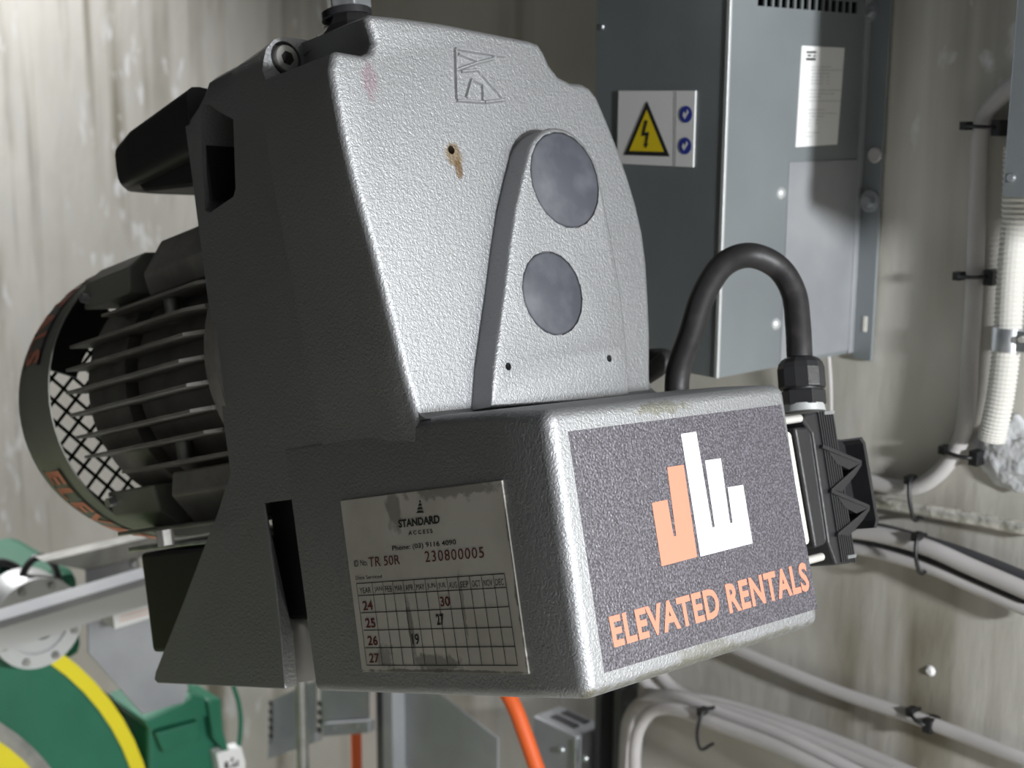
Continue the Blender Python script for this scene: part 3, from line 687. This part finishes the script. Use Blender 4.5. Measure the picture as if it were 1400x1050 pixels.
MB().box((cr_, p0.y, cbot + .004), (cr_ + .0012, p1.y, p0.z)).build('pale_patch', GALV, cab)  # thin, slightly paler rectangle on the lower side panel
# warning sign
sx0, sx1, sz0, sz1 = -.966, -.868, CAM.z - .0585, CAM.z + .0115
sg_ = MB().box((sx0, cf - .0015, sz0), (sx1, cf, sz1)).build('warning_sign', PAPER, cab, label='white sign with yellow high-voltage triangle and two blue discs')
ys = cf - .0019
def flat(name, m, pts, par, y=ys): MB().add([(x, y, z) for x, z in pts], [tuple(range(len(pts)))]).build(name, m, par)
def sgp(x, y, yy=ys): p = onY(760 + x / 2.9167, y / 2.9167, yy); return (p.x, p.z)
def tri(s): 
    P = [Vector(sgp(363, 402)), Vector(sgp(454, 624)), Vector(sgp(272, 618))]; c = (P[0] + P[1] + P[2]) / 3; return [tuple(c + (q - c) * s) for q in P]
flat('triangle_border', INK, tri(1.0), sg_); flat('triangle_field', YEL, tri(.76), sg_, ys - .0003)
flat('lightning_bolt', INK, [sgp(357, 478), sgp(368, 482), (sgp(356, 528)), sgp(374, 526), sgp(365, 574), sgp(371, 572), sgp(360, 592), sgp(352, 572), sgp(358, 574), sgp(361, 541), sgp(343, 542)], sg_, ys - .0006)
flat('divider', GREYINK, [sgp(476, 365), sgp(480, 365), sgp(476, 662), sgp(472, 662)], sg_)
for (cx_, cy_) in ((518, 456), (515, 582)):
    c = Vector(sgp(cx_, cy_)); r = .0078
    flat('blue_disc', BLUE, [(c.x + r * math.cos(t * math.pi / 12), c.y + r * math.sin(t * math.pi / 12)) for t in range(24)], sg_, ys)
    flat('disc_figure', WHITEP, [(c.x - .004, c.y - .001), (c.x - .001, c.y - .0045), (c.x + .004, c.y + .002), (c.x + .002, c.y + .005), (c.x, c.y + .000), (c.x - .002, c.y + .003)], sg_, ys - .0003)
# paper data label on the cabinet side
xp = cr_ + .0008
def pl(px, py, x=xp): return onX(1080 + px / 6.5625, 50 + py / 6.5625, x)
PQ = [pl(52, 992), pl(425, 968), pl(492, 100), pl(108, 82)]
lb = MB().prism([q for q in PQ], (-.0006, 0, 0)).build('data_label', PAPER, cab, label='white paper data label with faint print')
dm = MB()
def lw(x0, y, x1, h): 
    a, b, c, d = [pl(*q, x=xp + .0004) for q in ((x0, y + h / 2), (x1, y + h / 2), (x1, y - h / 2), (x0, y - h / 2))]; return [a, b, c, d]
def words(mb, x0, x1, y, h, dens=1.0):
    x = x0
    while x < x1:
        wd = random.uniform(10, 34)
        if random.random() < dens: mb.add(lw(x, y, min(x + wd, x1), h), [(0, 1, 2, 3)])
        x += wd + 6
for (x0, x1, y) in ((140, 165, 272), (190, 370, 272), (138, 165, 301), (190, 465, 301), (140, 165, 332), (200, 355, 332), (190, 300, 362), (330, 360, 362), (190, 295, 393), (325, 355, 393), (185, 290, 422), (330, 355, 422),
                    (135, 460, 480), (130, 400, 512), (130, 280, 542), (130, 455, 577), (108, 135, 660), (160, 310, 657), (108, 135, 692), (160, 415, 688), (105, 130, 720), (165, 310, 716), (162, 200, 748), (230, 260, 748),
                    (160, 195, 778), (230, 255, 780), (158, 190, 806), (105, 260, 862), (100, 205, 895), (105, 140, 925)):
    words(dm, x0, x1, y, 5)
dm.build('faint_print', GREYINK, lb)
im = MB(); im.add(lw(150, 140, 238, 18), [(0, 1, 2, 3)]); im.add(lw(145, 203, 232, 22), [(0, 1, 2, 3)]); im.add(lw(158, 170, 190, 16), [(0, 1, 2, 3)]); im.add(lw(205, 174, 236, 12), [(0, 1, 2, 3)]); im.build('black_print', INK, lb)
# thin earth wire from the cabinet
MB().tube([onY(1112, 425, 1.20), onY(1122, 447, 1.195), onY(1131, 475, 1.20), onY(1135, 520, 1.205), onY(1136, 575, 1.21), onY(1136, 640, 1.215), onY(1138, 700, 1.22)], .0022, 8).build('thin_wire', PVC, None, smooth=True, **top('thin pale wire hanging from the lower corner of the blue-grey cabinet', 'wire'))

# --- enclosure at the top right edge
ex0 = -.668
enc_f = 1.09
e0 = onY(1369, 270, enc_f)
enc = thing('grey_enclosure', 'plain grey metal enclosure at the top right edge above the white conduit', 'enclosure', (e0.x + .15, YW, e0.z))
MB().box((e0.x, enc_f, e0.z), (e0.x + .28, YW - .001, e0.z + .60)).build('body', CABGREY, enc, bevel=.002)
p = onY(1383, 243, enc_f); MB().lathe(p, p + Vector((0, -.003, 0)), [(0, .0038), (1, .003)], 16).build('screw', ZINC, enc, smooth=True, angle=40)

# --- cables and pipes on the right wall
def wall_tube(name, pts, r, m, label, cat, d=None, group=None, n=14, parent=None):
    P = [onY(x, y, YW - (r if d is None else d)) for x, y in pts]
    return MB().tube(P, r, n, 6).build(name, m, parent, smooth=True, angle=70, **top(label, cat, group))
wall_tube('grey_cable', [(1400, 105), (1372, 128), (1350, 155), (1340, 190), (1337, 260), (1333, 380), (1327, 480), (1322, 560), (1312, 605), (1290, 640), (1262, 662), (1235, 667), (1195, 660), (1150, 648)], .0083, PVC,
          'thick grey cable running down beside the white conduit and curving left at the bottom', 'cable', d=.012)
wall_tube('wrapped_pipe', [(1120, 672), (1195, 686), (1260, 697), (1330, 709), (1420, 726)], .0068, FOIL, 'shiny foil-like wrapped pipe running right from under the grey cable bend', 'pipe', d=.009)
wall_tube('grey_cable', [(1100, 722), (1180, 727), (1260, 746), (1330, 776), (1420, 815)], .0085, PVC, 'grey cable, middle one of the sloping tied group right of the black connector', 'cable', d=.019)
wall_tube('black_cable', [(1100, 730), (1180, 738), (1262, 762), (1330, 788), (1420, 828)], .006, PVCD, 'black cable between two grey ones in the sloping tied group', 'cable', d=.010)
wall_tube('black_cable', [(1140, 716), (1200, 722), (1262, 738), (1330, 760), (1420, 796)], .0055, PVCD, 'black cable along the upper edge of the sloping tied group', 'cable', d=.010)
wall_tube('grey_cable', [(1100, 742), (1180, 752), (1262, 774), (1330, 803), (1420, 842)], .0058, PVC, 'thin grey cable lowest in the sloping tied group', 'cable', d=.016)
wall_tube('grey_cable', [(930, 852), (1000, 885), (1130, 940), (1262, 985), (1420, 1046)], .0072, PVC, 'single grey cable sloping down right below the hoist box, held by one black clip', 'cable', d=.010)
def tie(px0, py0, px1, py1, label, base=.012, r=.011, clip=True):
    a = onY(px0, py0, YW - base); b = onY(px1, py1, YW - base); m_ = (a + b) / 2
    t = thing('cable_tie', label, 'cable tie', (m_.x, YW, m_.z), group='black cable ties on the right wall')
    e = Vector((0, base * .85 if clip else .004, 0)); o_ = Vector((0, -r - .001, 0))
    MB().tube([a + e, a, a + o_ * .8, (a + b) / 2 + o_ * 1.15, b + o_ * .8, b, b + e], .0021, 6, 4).build('strap', TIE, t, smooth=True, angle=70)
    if clip: MB().box((b.x - .002, YW - .020, b.z - .008), (b.x + .008, YW - .001, b.z + .007)).build('clip', TIE, t, bevel=.001)
    MB().box((a.x - .006, a.y - r, a.z - .004), (a.x + .001, a.y - r + .012, a.z + .004)).build('tie_head', TIE, t)
tie(1328, 172, 1363, 174, 'black tie around the grey cable just left of the grey enclosure')
tie(1318, 377, 1352, 378, 'black tie round the grey cable halfway down, left of the white conduit')
tie(1298, 614, 1332, 624, 'black tie around the grey cable at its bend beside the pale mortar patch')
tie(1251, 655, 1257, 708, 'black tie holding the grey cable bend to the foil-like wrapped pipe', clip=False)
tie(1263, 732, 1267, 780, 'black tie round the sloping group of grey and black cables', base=.018, r=.014, clip=False)
tie(1252, 972, 1270, 988, 'black tie on the single lower grey cable at the bottom right', base=.010, r=.010)
# corrugated conduit with saddle clamp
cp_ = [(1392, 200), (1389, 290), (1382, 380), (1377, 463), (1368, 540), (1355, 602)]
P = [onY(x, y, YW - .022) for x, y in cp_]
MB().tube(P, .0130, 20, 26, rfun=lambda i, n: .0133 if i % 2 else .0119).build('corrugated_conduit', WHITEC, None, smooth=False, **top('white corrugated conduit dropping from the grey enclosure at the right edge', 'conduit'))
cc = onY(1378, 463, YW - .022)
cm = thing('saddle_clamp', 'zinc saddle clamp around the white corrugated conduit', 'clamp', (cc.x, YW, cc.z))
MB().cyl(cc + Vector((0, 0, -.011)), cc + Vector((0, 0, .011)), .0150, n=24).build('band', ZINC, cm, smooth=True, angle=40)
MB().box((cc.x + .012, YW - .030, cc.z - .010), (cc.x + .034, YW - .026, cc.z + .010)).build('ear', ZINC, cm, bevel=.001)
for dx in (.020, .028):
    MB().lathe((cc.x + dx, YW - .030, cc.z + .003), (cc.x + dx, YW - .036, cc.z + .003), [(0, .0035), (1, .003)], 10).build('screw', BRIGHT, cm, smooth=True, angle=40)
# mortar lump
bm = bmesh.new(); bmesh.ops.create_icosphere(bm, subdivisions=4, radius=1)
c0 = onY(1388, 622, YW)
from mathutils import noise as _n
vs = [Vector((c0.x + v.co.x * .042 * (1 + .35 * _n.noise(v.co * 2.2)), c0.y - .001 + v.co.y * .010 * (1 + .4 * _n.noise(v.co * 4)), c0.z + v.co.z * .034 * (1 + .35 * _n.noise(v.co * 2.5 + Vector((3, 1, 2)))))) for v in bm.verts]
mm = MB().add(vs, [tuple(v.index for v in f.verts) for f in bm.faces]); bm.free()
mm.build('mortar_lump', FOAM, None, smooth=True, angle=180, **top('rough grey-white mortar lump on the wall under the white conduit', 'mortar'))
# concrete scar
c0 = onY(1272, 917, YW); MB().lathe(c0 + Vector((0, -.003, 0)), c0 + Vector((0, .001, 0)), [(0, .003), (1, .007)], 9).build('plaster_blob', PAPER, None, **top('small white plaster blob on the wall above the lowest black tie', 'plaster'))

# --- bundle at the bottom centre-right
YC = YW - .03
gp_ = 'grey cables curving out of the vertical run at the bottom'
for k, (pts, d, lab) in enumerate([
    ([(868, 1080), (868, 1030), (874, 996), (893, 972), (925, 970), (975, 988), (1060, 1020), (1160, 1070)], .058, 'grey cable curving out lowest from the vertical run below the hoist box'),
    ([(853, 1080), (856, 1010), (862, 978), (885, 955), (925, 952), (985, 974), (1070, 1006), (1190, 1066)], .040, 'grey cable curving out just above the lowest one below the hoist box'),
    ([(862, 900), (880, 930), (905, 952), (950, 962), (1000, 972), (1090, 1004), (1220, 1060)], .023, 'grey cable coming down from behind the hoist box into the tied bundle'),
    ([(880, 880), (905, 925), (935, 950), (985, 962), (1060, 984), (1150, 1016), (1250, 1060)], .010, 'uppermost grey cable of the tied bundle at the bottom')]):
    wall_tube('grey_cable', pts, .0078, PVC, lab, 'cable', d=d, group=gp_)
tie(975, 968, 972, 1018, 'black tie round the grey cable bundle below the hoist box', base=.046, r=.022, clip=False)
# dark riser
a = onY(835, 1000, YW); b = onY(871, 1000, YW)
rs_ = thing('dark_riser', 'dark vertical channel on the wall left of the curving grey cables', 'channel', ((a.x + b.x) / 2, YW, 0))
MB().box((a.x, YW - .030, 0.0), (a.x + .010, YW - .001, CAM.z - .3)).box((b.x - .012, YW - .030, 0.0), (b.x, YW - .001, CAM.z - .3)).build('channel_rail', PVCD, rs_)
MB().box((a.x + .010, YW - .006, 0.0), (b.x - .012, YW - .001, CAM.z - .3)).build('channel_back', STEEL, rs_)

# --- junction box, galvanised, bottom centre
jf = 1.20
for _ in range(60):
    if onY(788, 1010, jf).x < onY(824, 1010, YW).x: jf -= .004
print('JF', jf)
j0 = onY(788, 1010, jf)
jx1 = j0.x; jx0 = onY(728, 985, jf).x; jz = onY(786, 1006, jf).z; zt = jz + .004
jb = thing('junction_box', 'galvanised metal junction box on the wall at the bottom, right of the orange strap', 'box', ((jx0 + jx1) / 2, YW, jz - .12))
MB().box((jx0, jf, jz - .12), (jx1, YW - .001, jz)).build('body', GALV, jb, bevel=.003)
for t_ in (.25, .62):
    MB().box((jx0 + .02, jf + (YW - jf) * t_, jz), (jx1 - .02, jf + (YW - jf) * t_ + .012, jz + .0015)).build('slot', PVCD, jb)
MB().box((jx1 - .002, jf - .003, jz - .12), (jx1 + .003, jf + .003, jz - .004)).build('edge_fold', ZINC, jb, bevel=.001)
for q in ((768, 1025), (800, 1037)):
    p = onY(*q, jf - .001); MB().lathe(p, p + Vector((0, -.003, 0)), [(0, .005), (1, .004)], 12).build('screw', ZINC, jb, smooth=True, angle=40)
# --- orange strap and orange pipe
P = [onY(x, y, 1.03) for x, y in [(668, 905), (700, 960), (716, 1000), (730, 1040), (748, 1090)]]
MB().tube(P, .0095, 10, 5).build('orange_sling', REDOR, None, smooth=True, angle=60, **top('orange sling hanging at a slant left of the junction box', 'sling'))
P = [onY(x, y, YW - .06) for x, y in [(486, 960), (487, 1010), (488, 1090)]]
MB().tube(P, .0085, 10, 3).build('orange_pipe', REDOR, None, smooth=True, angle=60, **top('short vertical orange pipe below the drilled grey plate', 'pipe'))
# --- steel upright and plates
a, b = onY(515, 1000, 1.10), onY(538, 1000, 1.10)
up_ = thing('steel_upright', 'thin galvanised steel upright below the service plate', 'post', ((a.x + b.x) / 2, 1.11, 0))
zt = CAM.z - .28
MB().box((a.x, 1.10, 0), (a.x + (b.x - a.x) * .45, 1.13, zt)).build('web', PVCD, up_)
MB().box((a.x + (b.x - a.x) * .45, 1.098, 0), (b.x, 1.13, zt)).build('flange', GALV, up_)
def plate_y(mb, pts, y, t=.003): return mb.prism([onY(q[0], q[1], y) for q in pts], (0, t, 0))
p1 = plate_y(MB(), [(541, 940), (590, 940), (680, 1010), (680, 1110), (541, 1040)], 1.12).build('folded_plate', GALV, None, **top('large dull grey sheet metal plate with a sloping top edge, bottom centre', 'plate'))
def perf(pts, y, holes, label, lip=None):
    t = thing('perforated_bracket', label, 'bracket', (onY(*pts[0], y).x, y, onY(*pts[-1], y).z), group=None)
    plate_y(MB(), pts, y, .003).build('plate', GALV, t)
    hm = MB()
    for (x, yy) in holes:
        p = onY(x, yy, y); hm.box((p.x - .004, y - .001, p.z - .004), (p.x + .004, y, p.z + .004))
    hm.build('punched_holes', HOLE, t, kind='stuff')
    if lip: plate_y(MB(), lip[0], lip[1], .012).build('lip', GALV, t)
    return t
perf([(370, 958), (431, 930), (431, 1015), (366, 1038)], 1.10, [(370, 962 + 11 * k) for k in range(7)], 'slanting grey bracket with a notched left edge, below the gap in the hoist foot', ([(367, 1016), (431, 995), (431, 1015), (366, 1038)], 1.085))
perf([(438, 940), (503, 940), (503, 992), (438, 996)], 1.08, [(437, 962 + 12 * k) for k in range(4)], 'squarer grey bracket with two drilled holes, left of the steel upright', ([(441, 990), (503, 986), (503, 1002), (441, 1007)], 1.065))
for q in ((457, 997), (489, 993)):
    p = onY(*q, 1.065); MB().lathe(p, p + Vector((0, -.002, 0)), [(0, .003), (1, .003)], 10).build('bolt_head', STEEL, [o for o in COL.objects if o.name.startswith('perforated_bracket')][-1])
a = onY(413, 1000, 1.03); MB().cyl((a.x, 1.03, 0), (a.x, 1.03, CAM.z - .36), .009, n=12).build('dark_pole', STEEL, None, smooth=True, angle=60, **top('thin dark vertical pole in front of the notched grey bracket', 'pole'))

# --- green lifting machine bottom left (wheel plane x = const, facing right)
XM = -1.75
gm = thing('green_winding_machine', 'green machine with a yellow-rimmed wheel and round grey flange at the bottom left', 'machine', (XM, .75, 0))
def mx_(px, py, dx=0.0): return onX(px, py, XM + dx)
# wheel: fitted through three points of the yellow rim
pa, pb_, pc = mx_(85, 893), mx_(150, 957), mx_(197, 1050)
def circ(a, b, c):
    ax, ay, bx_, by, cx2, cy2 = a.y, a.z, b.y, b.z, c.y, c.z
    d = 2 * (ax * (by - cy2) + bx_ * (cy2 - ay) + cx2 * (ay - by))
    ux = ((ax * ax + ay * ay) * (by - cy2) + (bx_ ** 2 + by ** 2) * (cy2 - ay) + (cx2 ** 2 + cy2 ** 2) * (ay - by)) / d
    uy = ((ax * ax + ay * ay) * (cx2 - bx_) + (bx_ ** 2 + by ** 2) * (ax - cx2) + (cx2 ** 2 + cy2 ** 2) * (bx_ - ax)) / d
    return ux, uy, math.hypot(ax - ux, ay - uy)
wy, wz, wr = circ(pa, pb_, pc)
print('WHEEL', wy, wz, wr)
def wc(dx): return Vector((XM + dx, wy, wz))
whl = MB().lathe(wc(-.10), wc(0), [(0, wr - .002), (.3, wr - .002), (.35, wr - .012), (.8, wr - .012), (.85, wr - .006), (1, wr - .008)], 72).build('wheel', GREEN, gm, smooth=True, angle=30)
MB().ring(wc(-.008), wc(.004), wr, wr - .020, 72).build('rim_band', YELLOW, gm, smooth=True, angle=30)
r2 = math.hypot(mx_(2, 1012).y - wy, mx_(2, 1012).z - wz)
MB().ring(wc(-.002), wc(.010), r2 + .018, r2 - .006, 72).build('hub_groove', STEEL, gm, smooth=True, angle=30)
MB().ring(wc(-.002), wc(.014), r2 - .002, r2 - .035, 72).build('hub_band', YELLOW, gm, smooth=True, angle=30)
# grey flange
fc = mx_(50, 851, .05)
def fcx(dx): return Vector((XM + .05 + dx, fc.y, fc.z))
FRR = abs(mx_(113, 851, .05).y - fc.y) * .98
fln = MB().lathe(fcx(-.05), fcx(0), [(0, FRR), (.8, FRR), (1, FRR - .004)], 48).build('round_flange', CASTGREY, gm, smooth=True, angle=30)
MB().ring(fcx(0), fcx(.006), FRR * .99, FRR * .68, 48).build('flange_ring', CASTGREY, gm, smooth=True, angle=30)
for k in range(8):
    an = math.radians(22 + 45 * k); p = fcx(.006) + Vector((0, math.cos(an), math.sin(an))) * FRR * .84
    MB().lathe(p, p + Vector((.005, 0, 0)), [(0, .0055), (1, .005)], 6).build('flange_bolt', STEEL, gm)
MB().lathe(fcx(0), fcx(.035), [(0, FRR * .32), (.6, FRR * .28), (1, FRR * .12)], 20).build('flange_hub', STEEL, gm, smooth=True, angle=30)
bh = mx_(60, 830, -.03)
def gbox(name, m, q0, q1, x0, x1, bev=.006):                         # q0, q1: opposite corners in the picture on x = XM + x1
    a, b = mx_(*q0, x1), mx_(*q1, x1)
    return MB().box((XM + x0, min(a.y, b.y), min(a.z, b.z)), (XM + x1, max(a.y, b.y), max(a.z, b.z))).build(name, m, gm, bevel=bev)
gbox('gear_housing', GREEN, (10, 800), (118, 900), -.22, -.002, .02)
gbox('gear_housing', GREEN, (-30, 790), (40, 900), -.22, -.004, .02)
# strut channel across the flange
def slab_x(mb, pts, x0, x1): return mb.loft([[onX(p[0], p[1], x1) - Vector((x1 - x0, 0, 0)) for p in pts], [onX(p[0], p[1], x1) for p in pts]])
xs_ = XM + .155
st = thing('strut_channel', 'galvanised strut channel crossing the round grey flange at the bottom left', 'channel', (xs_, .7, onX(100, 840, xs_).z))
slab_x(MB(), [(-30, 868), (214, 795), (218, 822), (-30, 900)], xs_ - .004, xs_).build('channel_web', CASTGREY, st, bevel=.001)
slab_x(MB(), [(-30, 858), (212, 786), (214, 796), (-30, 869)], xs_ - .035, xs_ + .004).build('channel_lip', GALV, st, bevel=.001)
# grey plate behind the strut, with a white label
xg = XM + .07
gpz = thing('mounting_plate', 'smooth grey mounting plate with a clipped lower corner behind the strut channel', 'plate', (xg, .9, onX(190, 975, xg).z))
slab_x(MB(), [(118, 780), (190, 763), (193, 785), (214, 786), (228, 862), (258, 940), (252, 960), (195, 977), (121, 893)], xg - .004, xg).build('plate_sheet', GALV, gpz, bevel=.001)
slab_x(MB(), [(60, 768), (215, 732), (290, 728), (300, 745), (222, 756), (118, 780)], xg - .03, xg - .002).build('top_flange', STEEL, gpz, bevel=.001)
p = onX(182, 771, xg); MB().lathe(p, p + Vector((.004, 0, 0)), [(0, .006), (1, .004)], 14).build('bolt_head', ZINC, gpz)
lbp = slab_x(MB(), [(154, 838), (218, 820), (221, 840), (157, 860)], xg + .000, xg + .045).build('white_label', PAPER, gpz)
lp_ = MB()
for yy in (843, 849):
    for k in range(12):
        x = 164 + k * 4.2; y_ = yy - (x - 164) * .28; lp_.add([onX(x, y_ + 1, xg + .0456), onX(x + 3, y_ + .2, xg + .0456), onX(x + 3, y_ - 1.2, xg + .0456), onX(x, y_ - .4, xg + .0456)], [(0, 1, 2, 3)])
lp_.build('faint_print', ORANGE2, lbp)
# green motor block at the right of the wheel
xb = XM + .02
slab_x(MB(), [(196, 985), (245, 962), (262, 950), (300, 958), (305, 975), (205, 1000)], xb - .12, xb).build('motor_housing', GREEN, gm, bevel=.004)
slab_x(MB(), [(203, 995), (282, 975), (285, 1000), (300, 1012), (330, 1045), (335, 1100), (205, 1100)], xb - .15, xb - .01).build('motor_housing', GREEN, gm, bevel=.006)
slab_x(MB(), [(284, 958), (303, 955), (306, 1000), (318, 1040), (292, 1010)], xb - .06, xb + .01).build('motor_rib', GREEN, gm, bevel=.003)
slab_x(MB(), [(213, 1003), (272, 986), (276, 1012), (224, 1030)], xb - .02, xb + .004).build('motor_cover', GREEN, gm, bevel=.003)
slab_x(MB(), [(150, 950), (205, 1000), (215, 1100), (190, 1100)], xb - .20, xb - .10).build('motor_shadow_side', PVCD, gm)  # near-black slab, its colour standing in for the motor's shaded side
p = onX(316, 1030, xb)
ml = slab_x(MB(), [(296, 1030), (330, 1021), (336, 1042), (335, 1060), (302, 1062)], xb - .008, xb + .012).build('rating_label', PAPER, gm, bevel=.001, label='white rating label')
rl = MB(); xr = xb + .0125
for (x, y, w2, h2) in ((307, 1042, 5, 10), (316, 1036, 3, 6), (323, 1040, 3, 8), (312, 1048, 12, 2), (318, 1044, 3, 5)):
    rl.add([onX(x, y + h2, xr), onX(x + w2, y + h2 - w2 * .25, xr), onX(x + w2, y - w2 * .25, xr), onX(x, y, xr)], [(0, 1, 2, 3)])
rl.build('black_print', INK, ml)
MB().tube([onX(318, 935, xb + .01), onX(326, 960, xb + .01), onX(329, 985, xb + .01), onX(327, 1015, xb + .005), onX(322, 1030, xb)], .0035, 8).build('green_cable', GREEN, gm, smooth=True, angle=60)
MB().tube([onX(x, y, XM + .03) for x, y in [(20, 880), (28, 830), (30, 790), (44, 766), (62, 762), (75, 775), (82, 800)]], .005, 8).build('hose', PVCD, gm, smooth=True, angle=60, label='dark hose looped over the flange')
MB().tube([onX(x, y, XM - .02) for x, y in [(-20, 775), (0, 770), (22, 778), (32, 795)]], .007, 8).build('hose', PVCD, gm, smooth=True, angle=60)
MB().box((XM - .25, wy - .25, 0), (XM - .05, wy + .25, wz - wr - .02)).build('plinth', GREEN, gm, bevel=.01)
